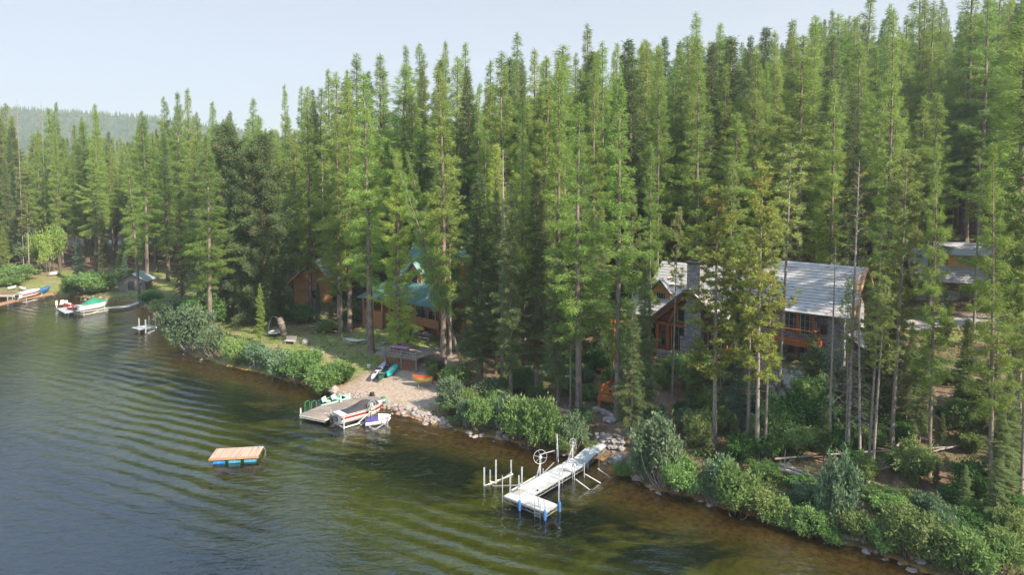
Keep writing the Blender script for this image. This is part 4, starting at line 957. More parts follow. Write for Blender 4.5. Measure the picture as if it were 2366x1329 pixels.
def window(par,x0,x1,z0,z1,y,mf=None,nv=1,nh=0,name='window',fw=.09,dirx=False,glass=None):
    """frame with its pane, in a wall facing -y (or +x when dirx)"""
    f=MB(); g=MB()
    def b(a0,a1,c0,c1,d0,d1,mb):
        if dirx: mb.box(y+d0*-1 if False else y-d1,y-d0,a0,a1,c0,c1)
        else: mb.box(a0,a1,y+d0,y+d1,c0,c1)
    b(x0,x1,z0,z0+fw,-.05,.05,f); b(x0,x1,z1-fw,z1,-.05,.05,f); b(x0,x0+fw,z0+fw,z1-fw,-.05,.05,f); b(x1-fw,x1,z0+fw,z1-fw,-.05,.05,f)
    for i in range(1,nv+1): q=x0+(x1-x0)*i/(nv+1); b(q-.025,q+.025,z0+fw,z1-fw,-.04,.03,f)
    for i in range(1,nh+1): q=z0+(z1-z0)*i/(nh+1); b(x0+fw,x1-fw,q-.02,q+.02,-.035,.02,f)
    b(x0+fw,x1-fw,z0+fw,z1-fw,-.01,.012,g)
    o=part(name,f,mf or mFrame,par); part('pane',g,glass or mGlass,o); return o
def logs_wall(mb,x0,x1,y,z0,z1,r=.16,m=0,axis='x'):
    n=max(1,int((z1-z0)/(2*r*.93)))
    for i in range(n):
        z=z0+r+(z1-z0-2*r)*i/max(1,n-1); rr=r*(1+.1*math.sin(i*7.3+x0)); e=.12*math.sin(i*3.7)
        if axis=='x': mb.tube([(x0-e*.5,y,z),(x1+e,y,z)],[rr,rr*.97],8,m)
        else: mb.tube([(y,x0-e*.5,z),(y,x1+e,z)],[rr,rr*.97],8,m)
def railing(par,pts,h=1.05,mat=None,post=.16,pk=True,name='railing'):
    f=MB(); w=MB()
    for i,(a,b) in enumerate(zip(pts[:-1],pts[1:])):
        a,b=Vector(a),Vector(b); u=Vector((0,0,1))
        f.beam(a+u*h,b+u*h,.16,.1); f.beam(a+u*.16,b+u*.16,.12,.1); n=int((b-a).length/.13)
        if pk:
            for k in range(1,n): q=a.lerp(b,k/n); w.tube([q+u*.16,q+u*h],.012,4)
    for p in pts: f.box(p[0]-post/2,p[0]+post/2,p[1]-post/2,p[1]+post/2,p[2],p[2]+h+.18)
    o=part(name,f,mat or mOrangeW,par)
    if pk and w.v: part('balusters',w,mBlack,o)
    return o
# ---------------------------------------------------------------- the lodge
def lodge():
    t=thing('lodge','large stone and red timber lodge with stepped grey roofs and an upper balcony','house',(28.4,64.73,4.),R(-40))
    s=MB(); s.box(-4.8,3.0,.0,8.4,-2.2,5.35); s.box(3.003,3.3,-.3,0.4,-2.2,5.2); s.add([(3.,0,5.35),(3.,8.4,5.35),(3.,4.2,8.85),(2.8,0,5.35),(2.8,8.4,5.35),(2.8,4.2,8.85)],[(0,1,2),(5,4,3)])
    part('stone_wing_wall',s,mStone,t)
    s=MB(); s.box(-17.2,-4.803,1.6,8.4,-2.5,2.9); part('entry_wall',s,mWall,t)
    s=MB(); gable_x(s,-17.,.3,8.6,2.9,7.6); part('gable_end_wall',s,mHoney,t)
    r=MB(); roof_slab(r,(-5.5,-.95,5.0),(4.1,-.95,5.0),(-5.5,4.3,9.2),(4.1,4.3,9.2),17); roof_slab(r,(4.1,9.5,5.0),(-5.5,9.5,5.0),(4.1,4.3,9.2),(-5.5,4.3,9.2),16)
    part('wing_roof',r,[mTile,mTileShade],t)
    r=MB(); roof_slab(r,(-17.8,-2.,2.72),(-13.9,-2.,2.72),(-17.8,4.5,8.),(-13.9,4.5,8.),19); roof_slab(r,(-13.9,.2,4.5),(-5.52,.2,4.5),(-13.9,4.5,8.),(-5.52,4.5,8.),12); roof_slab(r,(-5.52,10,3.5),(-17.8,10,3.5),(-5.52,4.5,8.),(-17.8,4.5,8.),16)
    part('main_roof',r,[mTile,mTileShade],t)
    # great room with its front gable
    w=MB(); w.box(-14.6,-6.5,-2.6,1.597,-2.4,2.6); part('great_room_wall',w,mWall,t)
    w=MB(); gable(w,-14.6,-6.6,-2.6,2.6,6.0,th=.2); part('great_room_gable',w,mWall,t)
    r=MB(); roof_slab(r,(-15.3,2.6,2.5),(-15.3,-3.9,2.5),(-10.55,2.6,6.55),(-10.55,-3.9,6.55),15); roof_slab(r,(-5.8,-3.9,2.5),(-5.8,2.6,2.5),(-10.55,-3.9,6.55),(-10.55,2.6,6.55),15); part('gable_roof',r,[mTile,mTileShade],t)
    f=MB(); f.beam((-15.5,-3.95,2.3),(-10.55,-3.95,6.5),.08,.34); f.beam((-5.6,-3.95,2.3),(-10.55,-3.95,6.5),.08,.34); parts('bargeboard',f,mTrim,t)
    f=MB(); f.beam((-14.9,-3.5,2.5),(-10.6,-3.5,6.05),.22,.3); f.beam((-6.2,-3.5,2.5),(-10.5,-3.5,6.05),.22,.3); f.beam((-14.5,-2.85,2.45),(-11.1,-2.85,2.45),.3,.3); f.beam((-9,-2.85,2.45),(-6.6,-2.85,2.45),.3,.3)
    for x in (-14.4,-13.2,-6.9): f.box(x-.16,x+.16,-3.05,-2.72,-.9,2.5)
    f.beam((-13.2,-2.9,2.3),(-12.2,-2.9,4.6),.2,.24); f.beam((-13.,-2.9,4.3),(-11,-2.9,4.3),.2,.2)
    part('timber_frame',f,mOrangeW,t)
    window(t,-12.95,-11.25,-.35,2.3,-2.64,mHoney,1,0); window(t,-8.9,-7.1,-.35,2.3,-2.64,mHoney,1,0); window(t,-12.3,-11.2,2.75,4.3,-2.64,mHoney,0,0)
    window(t,-14.2,-13.4,-.3,1.7,-2.64,mOrangeW,0,0,name='entry_door')
    c=MB(); c.box(-11.1,-9.3,-3.5,-2.604,-2.8,4.9); c.box(-10.9,-9.5,-3.4,-2.2,4.903,9.1); c.box(-11.4,-9.0,-3.8,-3.503,-2.8,1.6); ch=part('chimney',c,mStone,t)
    c=MB(); c.box(-11.,-9.4,-3.5,-2.1,9.103,9.3); c.box(-10.6,-9.8,-3.1,-2.5,9.303,9.55); part('chimney_cap',c,mTrim,ch)
    c=MB(); c.box(-14.2,-11.403,-3.6,-2.7,-2.6,-.38); part('stone_plinth',c,mStone,t)
    # dormer on the left roof
    w=MB(); w.box(-16.7,-14.5,.1,2.8,3.9,5.2); gable(w,-16.7,-14.5,.1,5.2,6.3,th=2.); dm=part('dormer',w,mHoney,t)
    r=MB(); roof_slab(r,(-17.,4.2,5.1),(-17.,-.35,5.1),(-15.6,4.2,6.65),(-15.6,-.35,6.65),6); roof_slab(r,(-14.2,-.35,5.1),(-14.2,4.2,5.1),(-15.6,-.35,6.65),(-15.6,4.2,6.65),6); part('dormer_roof',r,[mTile,mTileShade],dm)
    wi=window(dm,-16.2,-15.,4.1,5.15,.06,mFrame,3,0)
    # wing: timber bay, windows, balcony
    f=MB()
    for x in (-4.7,-2.45,-.95,.5): f.box(x-.14,x+.14,-.12,.0-.003,2.5,5.0)
    f.box(-4.7,.7,-.14,-.123,4.85,5.1); part('bay_posts',f,mOrangeW,t)
    for x0 in (-4.4,-2.2,-.72): window(t,x0,x0+1.35,2.75,4.8,-.03,mFrame,2,2)
    window(t,.85,1.75,3.0,4.75,-.03,mTrim,2,2)
    b=MB(); b.box(-5.4,1.2,-1.75,-.15,2.18,2.32); b.box(-5.4,1.35,-1.9,-1.753,1.95,2.5); b.box(1.203,1.4,-1.75,-.15,1.95,2.5)
    for x in (-4.6,-2.8,-1,.8): b.box(x-.08,x+.08,-1.7,-.2,1.95,2.177)
    bal=part('balcony',b,mOrangeW,t); railing(bal,[(-5.3,-1.75,2.5),(-2.2,-1.75,2.5),(1.1,-1.75,2.5),(1.15,-.3,2.5)],1.0)
    p=MB(); p.tube([(.9,-1.5,-.1),(.9,-1.5,1.95)],.17,10); p.tube([(-4.3,-1.5,-.1),(-4.3,-1.5,1.95)],.17,10); parts('balcony_post',p,mOrangeW,t)
    d=window(t,-.95,.15,-.02,2.1,-.04,mOrangeW,0,0,name='door',fw=.17); window(t,-1.9,-1.15,.75,1.95,-.03,mOrangeW,0,0)
    # gable end toward the right
    window(t,3.4,4.6,3.2,4.9,3.06,mFrame,1,0,dirx=True); window(t,1.6,2.5,.6,1.9,3.06,mFrame,1,0,dirx=True)
    f=MB(); f.beam((4.12,-1.05,4.85),(4.12,4.3,9.15),.1,.32); f.beam((4.12,9.6,4.85),(4.12,4.3,9.15),.1,.32)
    pts=[(3.75,4.3-3.*math.cos(a),6.6+2.1*math.sin(a)) for a in np.linspace(.1,math.pi-.1,10)]
    f.tube(pts,.13,6); part('gable_trim',f,mHoney,t)
    r=MB(); roof_slab(r,(4.9,1.5,1.7),(4.9,7.5,1.7),(3.02,1.5,2.9),(3.02,7.5,2.9),5); part('lean_to_roof',r,[mTile,mTileShade],t)
    s=MB(); s.box(3.02,4.6,1.7,7.3,-2,1.62); part('lean_to_wall',s,mStone,t)
    # entry stair and deck at the left
    p=MB(); p.box(-17.,-14.62,-3.6,1.55,-.75,-.6)
    for x,y in ((-16.9,-3.5),(-14.8,-3.5),(-16.9,-.5)): p.box(x-.13,x+.13,y-.13,y+.13,-3.6,-.752)
    dk=part('entry_deck',p,mOrangeW,t); railing(dk,[(-14.8,-3.5,-.6),(-16.9,-3.5,-.6),(-16.9,1.4,-.6)],.95)
    p=MB()
    for i in range(7): p.box(-18.9+i*.3,-18.6+i*.3,-3.4,-2.2,-2.6+i*.28,-2.53+i*.28)
    p.beam((-18.9,-3.45,-2.6),(-16.9,-3.45,-.7),.08,.3); p.beam((-18.9,-2.15,-2.6),(-16.9,-2.15,-.7),.08,.3); p.beam((-18.9,-3.45,-1.6),(-16.9,-3.45,.3),.08,.12); part('stairs',p,mOrangeW,t)
    # covered porch on the far left with bbq shelf
    p=MB(); 
    for x,y in ((-20,.2),(-17.5,.2),(-20,4)): p.box(x-.14,x+.14,y-.14,y+.14,-1.,2.6)
    p.beam((-20.2,.2,2.5),(-17.3,.2,2.5),.2,.26); p.beam((-20,.2,1.55),(-17.5,.2,1.55),.1,.1); p.box(-20.3,-17.3,-.2,4.3,-.75,-.6)
    pc=part('side_porch',p,mOrangeW,t); railing(pc,[(-20.2,-.1,-.6),(-17.5,-.1,-.6)],1.)
    r=MB(); roof_slab(r,(-20.6,-.8,2.6),(-17.82,-.8,2.6),(-20.6,4.5,4.2),(-17.82,4.5,4.2),9); part('porch_roof',r,[mTile,mTileShade],pc)
    return t
lodge()
t=thing('stone_patio','flat stone patio below the lodge balcony on a dry stone edge','patio',(25.9,62.,3.95),R(-40))
p=MB(); p.box(-3.6,3.4,-3.2,2.6,-.35,.02); part('slab',p,mConc,t)
for x in (-2.6,1.9):
    p=MB(); p.box(x-.35,x+.35,-.2,.5,.023,.75); q=part('pillar',p,mStone,t); p=MB(); p.box(x-.4,x+.4,-.25,.55,.753,.83); part('capstone',p,mRockG,q)
rg=random.Random(2)
for k in range(22):
    x,y,z=G(1770+k*6+rg.uniform(-5,5),885+(k%4)*12+rg.uniform(-4,6)); r_=rg.uniform(.25,.6); m_=MB().blob((0,0,0),(r_,r_*.8,r_*.6),k,nz=.16)
    single('boulder',m_,[mRockG],'pale boulder in the rock bank holding up the stone patio','boulder',(x,y,z+r_*.15),rg.uniform(0,6),'boulders under the stone patio')
# second deck part seen through the trees left of the lodge
t=thing('raised_deck','high orange timber deck with chairs seen between trees left of the lodge','deck',tuple(WY(1400,745,71)),R(-40))
z0=t.location.z; p=MB(); p.box(-2.4,2.2,-2,2,-.25,-.05); p.box(-2.5,2.3,-2.1,-2.003,-.5,-.05); part('platform',p,mOrangeW,t); railing(t,[(-2.3,2,-.05),(-2.3,-1.9,-.05),(2.1,-1.9,-.05)],1.0)
p=MB()
for x,y in ((-2.2,-1.8),(2.,-1.8),(-2.2,1.8),(2,1.8)): p.box(x-.13,x+.13,y-.13,y+.13,H1(t.location.x,t.location.y)-z0-1.,-.25)
parts('post',p,mOrangeW,t)
# ---------------------------------------------------------------- lookout deck
gx,gy,gz=G(1388,945); t=thing('lookout_deck','small bright orange lookout deck on posts beside a thick larch trunk','deck',(gx,gy,gz),R(-35))
p=MB(); p.box(-.1,2.6,-.3,2.2,1.1,1.24); p.box(-.15,2.65,-.35,-.303,.86,1.24); part('platform',p,mOrangeW,t)
for x,y in ((0,-.2),(2.5,-.2),(0,2.1),(2.5,2.1)): p=MB(); p.box(x-.09,x+.09,y-.09,y+.09,-1.,1.097); part('post',p,mOrangeW,t)
p=MB()
for a,b in (((0,-.25),(2.5,-.25)),((0,-.25),(0,2.1)),((2.5,-.25),(2.5,2.1))):
    for z in (1.62,2.0): p.beam((a[0],a[1],z),(b[0],b[1],z),.06,.19)
for x,y in ((0,-.25),(1.25,-.25),(2.5,-.25),(0,2.1),(0,.9),(2.5,2.1)): p.box(x-.06,x+.06,y-.04,y+.04,1.243,2.25)
part('railing',p,mOrangeW,t); p=MB(); p.box(.2,.6,.2,2.,1.5,1.56); p.box(.25,.33,.3,.4,1.243,1.5); p.box(.25,.33,1.8,1.9,1.243,1.5); part('bench_seat',p,mOrangeW,t)
# ---------------------------------------------------------------- garage behind
t=thing('garage','grey roofed garage with a shed dormer and honey coloured gable behind the trees at right','garage',(53.2,89,5.6),R(-22))
p=MB(); p.box(0,13.5,0,8,-.5,2.9); part('wall',p,mWall,t); p=MB(); p.box(-.003,6.,-.12,-.003,-.5,1.5); part('stone_base',p,mStone,t)
p=MB(); gable_x(p,13.48,0,8,2.9,7.2); gable_x(p,.2,0,8,2.9,7.2); parts('gable_wall',p,mHoney,t)
r=MB(); roof_slab(r,(-.8,-1.3,2.7),(14.4,-1.3,2.7),(-.8,4,7.5),(14.4,4,7.5),16); roof_slab(r,(14.4,9.3,2.7),(-.8,9.3,2.7),(14.4,4,7.5),(-.8,4,7.5),16); part('roof',r,[mTile,mTileShade],t)
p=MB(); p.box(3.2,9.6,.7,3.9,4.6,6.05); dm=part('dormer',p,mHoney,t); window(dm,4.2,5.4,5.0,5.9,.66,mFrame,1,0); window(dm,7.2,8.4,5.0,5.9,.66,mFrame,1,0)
r=MB(); roof_slab(r,(2.7,.1,6.1),(10.1,.1,6.1),(2.7,4.1,7.45),(10.1,4.1,7.45),5); part('dormer_roof',r,[mTile,mTileShade],dm)
for x in (1.,4.2,8.): window(t,x,x+2.4 if x>2 else x+1.2,.1,2.3,-.16,mHoney,1,1,name='garage_door' if x>2 else 'window')
p=MB(); p.tube([(13.9,-.9,-.4),(13.9,-.9,2.7)],.16,8); p.tube([(14,8.6,-.4),(14,8.6,2.7)],.16,8); parts('corner_post',p,mHoney,t); t.scale=(1.12,1.,1.)
# ---------------------------------------------------------------- green roofed cabin
def cabin():
    o=W(898,736,3.25); t=thing('green_roofed_cabin','log cabin with a green metal roof, dormer and broad front deck','house',(o[0],o[1],3.25),R(-41)); g=H1(o[0]+3,o[1]-2)-3.25
    p=MB(); p.box(-3.8,9.2,1.7,8.6,-1.6,3.0); part('wall',p,mBrownW,t)
    p=MB(); p.box(-4.2,-.05,-1.0,1.697,-1.7,.95); 
    for i in range(11): p.box(-4.24,-.01,-1.045,-1.003,-1.65+i*.24,-1.65+i*.24+.2)
    part('left_annex_wall',p,mBrownW,t); f=MB(); 
    for x in (-4.1,-2.,-.1): f.box(x-.07,x+.07,-1.05,-.9,.953,2.55)
    parts('annex_post',f,mHoney,t)
    p=MB(); p.box(-.05,9.6,0,1.697,-.0,.14)
    for i in range(5): p.box(-.05,9.65,-.07,-.003,-.02+i*.195,.155+i*.195)
    p.box(-.1,9.7,-.1,.12,.96,1.03); part('deck',p,mBrownW,t)
    for x in (.6,3.6,6.6,9.3): p=MB(); p.tube([(x,.3,g-.6),(x,.3,-.003)],.15,10); part('deck_post',p,mOrangeW,t)
    for x in (.15,3.05,8.9): p=MB(); p.tube([(x,.1,1.03),(x,.1,2.9)],.09,8); part('porch_post',p,mHoney,t)
    window(t,3.5,5.4,.2,2.35,1.64,mFrame,1,0,name='sliding_door',fw=.07); window(t,5.9,7.7,.2,2.35,1.64,mFrame,1,0,name='sliding_door',fw=.07); window(t,.9,2.6,1.,2.3,1.64,mHoney,1,0)
    r=MB()
    def seam(a,b,c,d,n,th=.03): roof_slab(r,a,b,c,d,1,th,base=.08); A,B,C_,D_=[Vector(q) for q in (a,b,c,d)]; nn=(B-A).cross(C_-A).normalized()*(.05)
    roof_slab(r,(-1.,.9,3.5),(9.4,.9,3.5),(-1.,5.2,9.2),(9.4,5.2,9.2),1,.02,base=.08)
    roof_slab(r,(9.4,9.5,3.5),(-1.,9.5,3.5),(9.4,5.2,9.2),(-1.,5.2,9.2),1,.02,base=.08)
    roof_slab(r,(-1.,-.9,2.75),(10.3,-.9,2.75),(-1.,.9,3.5),(9.5,.9,3.5),1,.02,base=.08)
    roof_slab(r,(-4.9,-1.5,2.4),(-1.02,-1.1,2.6),(-4.2,2.8,4.2),(-1.02,1.6,4.3),1,.02,base=.08)
    roof_slab(r,(-4.9,7,2.5),(-4.9,-1.3,2.5),(-1.03,6.5,4.4),(-1.03,1.2,4.4),1,.02,base=.08)
    for i in range(24):
        x=-.95+i*.45; r.beam((x,.9,3.56),(x,5.2,9.26),.04,.06,0); r.beam((x,-.9,2.8),(x,.9,3.57),.04,.06,0)
    part('roof',r,[mTeal,mTeal],t)
    p=MB(); gable_x(p,9.1,1.3,9.1,3.0,8.8); gable_x(p,-.7,1.3,9.1,3.0,8.8); parts('gable_wall',p,mHoney,t)
    p=MB(); p.box(1.9,4.3,1.9,4.2,4.2,6.2); gable(p,1.9,4.3,1.9,6.2,7.3,th=1.6); dm=part('dormer',p,mHoney,t); window(dm,2.5,3.7,4.75,6.1,1.86,mFrame,0,0)
    r=MB(); roof_slab(r,(1.55,5.2,6.05),(1.55,1.4,6.05),(3.1,5.2,7.6),(3.1,1.4,7.6),1,.02); roof_slab(r,(4.65,1.4,6.05),(4.65,5.2,6.05),(3.1,1.4,7.6),(3.1,5.2,7.6),1,.02); part('dormer_roof',r,[mTeal,mTeal],dm)
    # things stored below the deck
    def at(x,y): v=Vector((x,y,0)); v.rotate(Matrix.Rotation(R(-41),3,'Z')); X_,Y_=o[0]+v.x,o[1]+v.y; return (X_,Y_,H1(X_,Y_))
    a=at(5.6,.2); single('paddle_float',MB().blob((0,0,0),(1.15,.3,.3),3,nz=.03,sub=3),mYellow,'long yellow inflatable stored under the cabin deck','inflatable',(a[0],a[1],a[2]+.85),R(-41),smooth=True)
    a=at(5.5,-.2); q=thing('plastic_chair','white plastic chair standing under the yellow inflatable','chair',a,R(-20))
    c=MB(); c.box(-.25,.25,-.25,.25,.4,.44); part('seat',c,mWhiteP,q); c=MB(); c.box(-.25,.25,.22,.26,.443,.85); part('backrest',c,mWhiteP,q)
    for x in (-.22,.22):
        for y in (-.22,.2): c=MB(); c.box(x-.025,x+.025,y-.025,y+.025,0,.397); part('leg',c,mWhiteP,q)
    a=at(8.6,-1.2); q=thing('picnic_table','dark picnic table with a red cloth heap right of the cabin deck','table',a,R(-30)); c=MB(); c.box(-.9,.9,-.4,.4,.7,.76); part('tabletop',c,mGreyW2,q)
    for s_ in (-1,1): c=MB(); c.box(-.9,.9,s_*.7-.12,s_*.7+.12,.42,.46); part('bench_seat',c,mGreyW2,q); c=MB(); c.beam((s_*.7,-.7,0),(s_*.7,.3,.7),.08,.08); c.beam((s_*.7,.7,0),(s_*.7,-.3,.7),.08,.08); part('leg',c,mGreyW2,q)
    single('folded_cloth',MB().blob((0,0,0),(.45,.25,.1),8,nz=.3),mPink,'crumpled reddish cloth lying on the dark picnic table','cloth',(a[0],a[1],a[2]+.86),.3)
    return t
cabin()
# ---------------------------------------------------------------- low timber patio with railing and lattice
a0=W(903,801,2.4); t=thing('timber_patio','weathered grey timber patio with rail fence and lattice skirt above the beach','deck',(a0[0],a0[1],2.35),R(-28))
z0=H1(a0[0]+3,a0[1]-3)-2.35
p=MB()
for i in range(15): p.box(i*.38,i*.38+.35,-2.6,1.8,-.06,0)
p.box(0,5.7,-2.7,-2.603,-.25,-.01); p.box(-.1,-.003,-2.6,1.8,-.25,-.01); part('planks',p,mGreyW,t)
for x in (1.4,3.6,5.6): p=MB(); p.box(x-.08,x+.08,-2.86,-2.703,z0-.5,.75); part('rail_post',p,mGreyW2,t)
p=MB()
for z in (.35,.62,.9): p.beam((1.4,-2.9,z-.3),(3.6,-2.9,z-.3),.03,.1); p.beam((3.6,-2.9,z-.3),(5.8,-2.9,z-.36),.03,.1)
part('rail_boards',p,mGreyW2,t)
p=MB()
for i in range(30):
    x=.7+i*.16
    for s_ in (-1,1): p.beam((x,-2.75+.01*s_,-.27),(x+s_*.5,-2.75+.01*s_,z0-.05),.012,.03)
part('lattice',p,mBrownW,t)
def onp(x,y,z=0):
    v=Vector((x,y,z)); v.rotate(Matrix.Rotation(R(-28),3,'Z')); return (t.location.x+v.x,t.location.y+v.y,t.location.z+v.z)
q=thing('patio_table','table with a pink and violet cover standing on the timber patio','table',onp(2.6,-1.7),R(-28)); p=MB(); p.tube([(-1.1,0,.7),(-.9,0,.72),(.9,0,.72),(1.1,0,.7)],[.1,.45,.45,.1],10); p2=MB(); p2.box(-1.15,1.15,-.42,.42,.68,.73); part('tabletop',p2,mPink,q)
for x in (-.9,.9):
    for y in (-.35,.35): p=MB(); p.tube([(x,y,0),(x,y,.68)],.03,6); part('leg',p,mBlack,q)
q=thing('kettle_grill','round black kettle grill on the back edge of the timber patio','grill',onp(1.8,.9),0); p=MB(); p.blob((0,0,.78),(.34,.34,.26),1,nz=.0,sub=2); part('bowl',p,mBlack,q,True)
for k in range(3): a=k*2.1; p=MB(); p.tube([(.1*math.cos(a),.1*math.sin(a),.6),(.35*math.cos(a),.35*math.sin(a),0)],.02,5); part('leg',p,mSteel,q)
p=MB(); p.box(.36,.7,-.2,.2,.72,.75); part('side_shelf',p,mBlack,q)
# ---------------------------------------------------------------- log cabin and sheds further left
o=WY(704,700,108); g=H1(o[0]+3,o[1]); t=thing('log_cabin','tall honey coloured log cabin gable under a grey-green metal roof','house',(o[0],o[1],g-.3),R(-8)); 
p=MB(); logs_wall(p,-2.0,5.6,0,0,4.6,.17); logs_wall(p,0,7,-1.95,0,4.6,.17,axis='y'); n=9
for i in range(n): z=4.6+i*.31; k=(i+.7)/n; p.tube([(-2+3.7*k,0,z+.1),(5.6-3.7*k,0,z+.1)],.17,8)
part('log_wall',p,mHoney,t); p=MB(); p.box(-1.8,5.4,.15,7,-.5,4.5); part('inner_wall',p,mWall,t)
r=MB(); roof_slab(r,(-2.9,8,4.),(-2.9,-.9,4.),(1.8,8,8.0),(1.8,-.9,8.0),1,.03); roof_slab(r,(6.5,-.9,4.),(6.5,8,4.),(1.8,-.9,8.),(1.8,8,8.),1,.03); part('roof',r,[mTin,mTin],t)
p=MB(); p.beam((-2.95,-.93,3.95),(1.8,-.93,7.95),.08,.3); p.beam((6.55,-.93,3.95),(1.8,-.93,7.95),.08,.3); parts('bargeboard',p,mHoney,t); window(t,1.2,2.6,1.2,2.6,-.2,mOrangeW,1,0); t.scale=(.82,.82,.88)
o=WY(512,695,112); t=thing('wood_shed','low brown plank shed with a pale flat roof behind the bushes','shed',(o[0],o[1],H1(o[0]+2,o[1])-.1),R(-6))
p=MB(); p.box(0,4.6,0,3,0,2.2); 
for i in range(9): p.box(.01,4.59,-.04,-.003,i*.24,i*.24+.2)
part('wall',p,mBrownW,t); p=MB(); p.box(-1.1,-.003,.3,2.8,0,2.4); part('end_wall',p,mGreyW2,t)
r=MB(); roof_slab(r,(-1.4,-.5,2.3),(5,-.5,2.3),(-1.4,3.4,3.1),(5,3.4,3.1),3); part('roof',r,[mTin,mTrim],t)
o=WY(276,650,124); t=thing('grey_shed','small grey boathouse shed half hidden by firs on the bay bank','shed',(o[0],o[1],H1(o[0]+2,o[1])-.1),R(8))
p=MB(); p.box(0,4.4,0,4,0,1.9); gable(p,0,4.4,0,1.9,3.1,th=4.); part('wall',p,mGreyW2,t); window(t,1.4,2.6,.1,1.9,-.06,mGreyW2,0,0,name='door'); window(t,3.1,4.,.9,1.8,-.06,mFrame,1,0)
r=MB(); roof_slab(r,(-.4,4.3,1.7),(-.4,-.4,1.7),(2.2,4.3,3.25),(2.2,-.4,3.25),6); roof_slab(r,(4.8,-.4,1.7),(4.8,4.3,1.7),(2.2,-.4,3.25),(2.2,4.3,3.25),6); part('roof',r,[mTin,mTrim],t)
o=WY(50,545,205); t=thing('camper_trailer','white camper trailer parked on the dirt road in the left forest','trailer',(o[0],o[1],H1(o[0],o[1])),R(-12))
p=MB(); secs=[]
for x in (0,7.2): secs.append([(x,0,.7),(x,0,3.0),(x,.15,3.2),(x,2.25,3.2),(x,2.4,3.),(x,2.4,.7)])
p.loft(secs,closed=True,caps=True); p.add([(7.2,0,1.),(8.1,.2,1.6),(8.1,2.2,1.6),(7.2,2.4,1.),(7.2,0,3.),(7.6,.2,3.1),(7.6,2.2,3.1),(7.2,2.4,3.)],[(0,1,5,4),(1,2,6,5),(2,3,7,6),(0,3,2,1),(4,5,6,7)]); part('body',p,mWhiteG,t)
window(t,1.,2.3,1.7,2.5,-.06,mTrim,0,0); window(t,4.8,6.2,1.7,2.5,-.06,mTrim,0,0); window(t,3.2,3.9,.8,2.7,-.06,mFrame,0,0,name='door')
for x in (2.6,3.5): p=MB(); p.tube([(x,-.02,.36),(x,.25,.36)],.36,12); part('wheel',p,mRubber,t)
p=MB(); p.box(.1,7.,-.03,-.005,1.25,1.4); part('stripe',p,mGreyW2,t)
# ---------------------------------------------------------------- the big white dock
U=Vector((.73,.684,0)); t=thing('white_dock','L-shaped white roll-in dock on truss legs in front of the lodge','dock',(-.58,44.95,0.),math.atan2(-.684,.73)+R(3.5)); dock=t
ZD=.5
def panel(x0,x1,y0,y1,z=ZD,z1=None):
    z1=z if z1 is None else z1; p=MB(); g=.012
    p.add([(x0+g,y0+g,z-.05),(x1-g,y0+g,z-.05),(x1-g,y1-g,z1-.05),(x0+g,y1-g,z1-.05),(x0+g,y0+g,z),(x1-g,y0+g,z),(x1-g,y1-g,z1),(x0+g,y1-g,z1)],[(0,3,2,1),(4,5,6,7),(0,1,5,4),(1,2,6,5),(2,3,7,6),(3,0,4,7)])
    pn=part('deck_panel',p,mDeckW,t)
    q=MB()
    for xa,ya,xb,yb in ((x0,y0,x1,y0),(x1,y0,x1,y1),(x1,y1,x0,y1),(x0,y1,x0,y0)):
        za,zb=(z if ya==y0 else z1)-.09,(z if yb==y0 else z1)-.09
        q.beam((xa,ya,za),(xb,yb,zb),.045,.06); q.beam((xa,ya,za-.25),(xb,yb,zb-.25),.03,.03); n=max(2,int(math.hypot(xb-xa,yb-ya)/.32)); 
        for k in range(n):
            u0,u1=k/n,(k+1)/n; A=Vector((xa+(xb-xa)*u0,ya+(yb-ya)*u0,za+(zb-za)*u0-(.02 if k%2 else .25))); B=Vector((xa+(xb-xa)*u1,ya+(yb-ya)*u1,za+(zb-za)*u1-(.25 if k%2 else .02))); q.beam(A,B,.02,.02)
    part('truss',q,mSteel,pn)
panel(0,1.45,0,1.4); panel(1.45,3.5,0,1.4); panel(0,1.45,1.4,4.5); panel(0,1.45,4.5,8.0)
panel(.15,1.35,8.05,10.9,ZD,.95)
def ppost(x,y,zt,r=.03,mat=None,par=None,name='post'):
    p=MB(); p.tube([(x,y,-1.6),(x,y,zt)],r,7); return part(name,p,mat or mAlu,par or t)
for x,y,h in ((-.05,-.05,1.9),(1.5,-.06,1.85),(3.55,.02,.9),(3.55,1.45,2.1),(-.05,4.5,.85),(1.5,4.4,1.1),(1.5,6.,1.3),(1.5,8.05,1.5),(-.05,8.,1.5)): ppost(x,y,h)
for x,y in ((1.5,-.12),(3.56,-.08),(3.62,1.43)):
    p=MB(); p.tube([(x,y,-.02),(x,y,.06),(x,y,.62),(x,y,.72)],[.05,.1,.1,.05],10); part('bumper',p,mBlueP,t)
p=MB()
for x in (3.05,3.4):
    pass
for x in (2.75,3.2): p.tube([(x,.35,.5),(x,.3,1.05),(x,.1,1.18),(x,-.1,1.05),(x,-.12,-.9)],.025,6)
for z in (-.5,-.2,.1,.35): p.tube([(2.75,-.12,z),(3.2,-.12,z)],.02,6)
part('ladder',p,mSteel,t)
p=MB(); p.box(-.02,.1,6.6,6.7,.5,.6); p.box(1.3,1.38,2.,2.1,.503,.6); part('cleat',p,mBlack,t)
def wheel(par,c,r,axis,mat=mAlu,name='hand_wheel'):
    p=MB(); p.ring(c,r,.018,axis,26); ax=Vector(axis).normalized(); a=ax.orthogonal().normalized(); b=ax.cross(a)
    for k in range(6): q=Vector(c)+(a*math.cos(k*1.047)+b*math.sin(k*1.047))*r; p.beam(c,q,.014,.02)
    p.tube([Vector(c)-ax*.12,Vector(c)+ax*.12],r*.22,12); return part(name,p,mat,par)
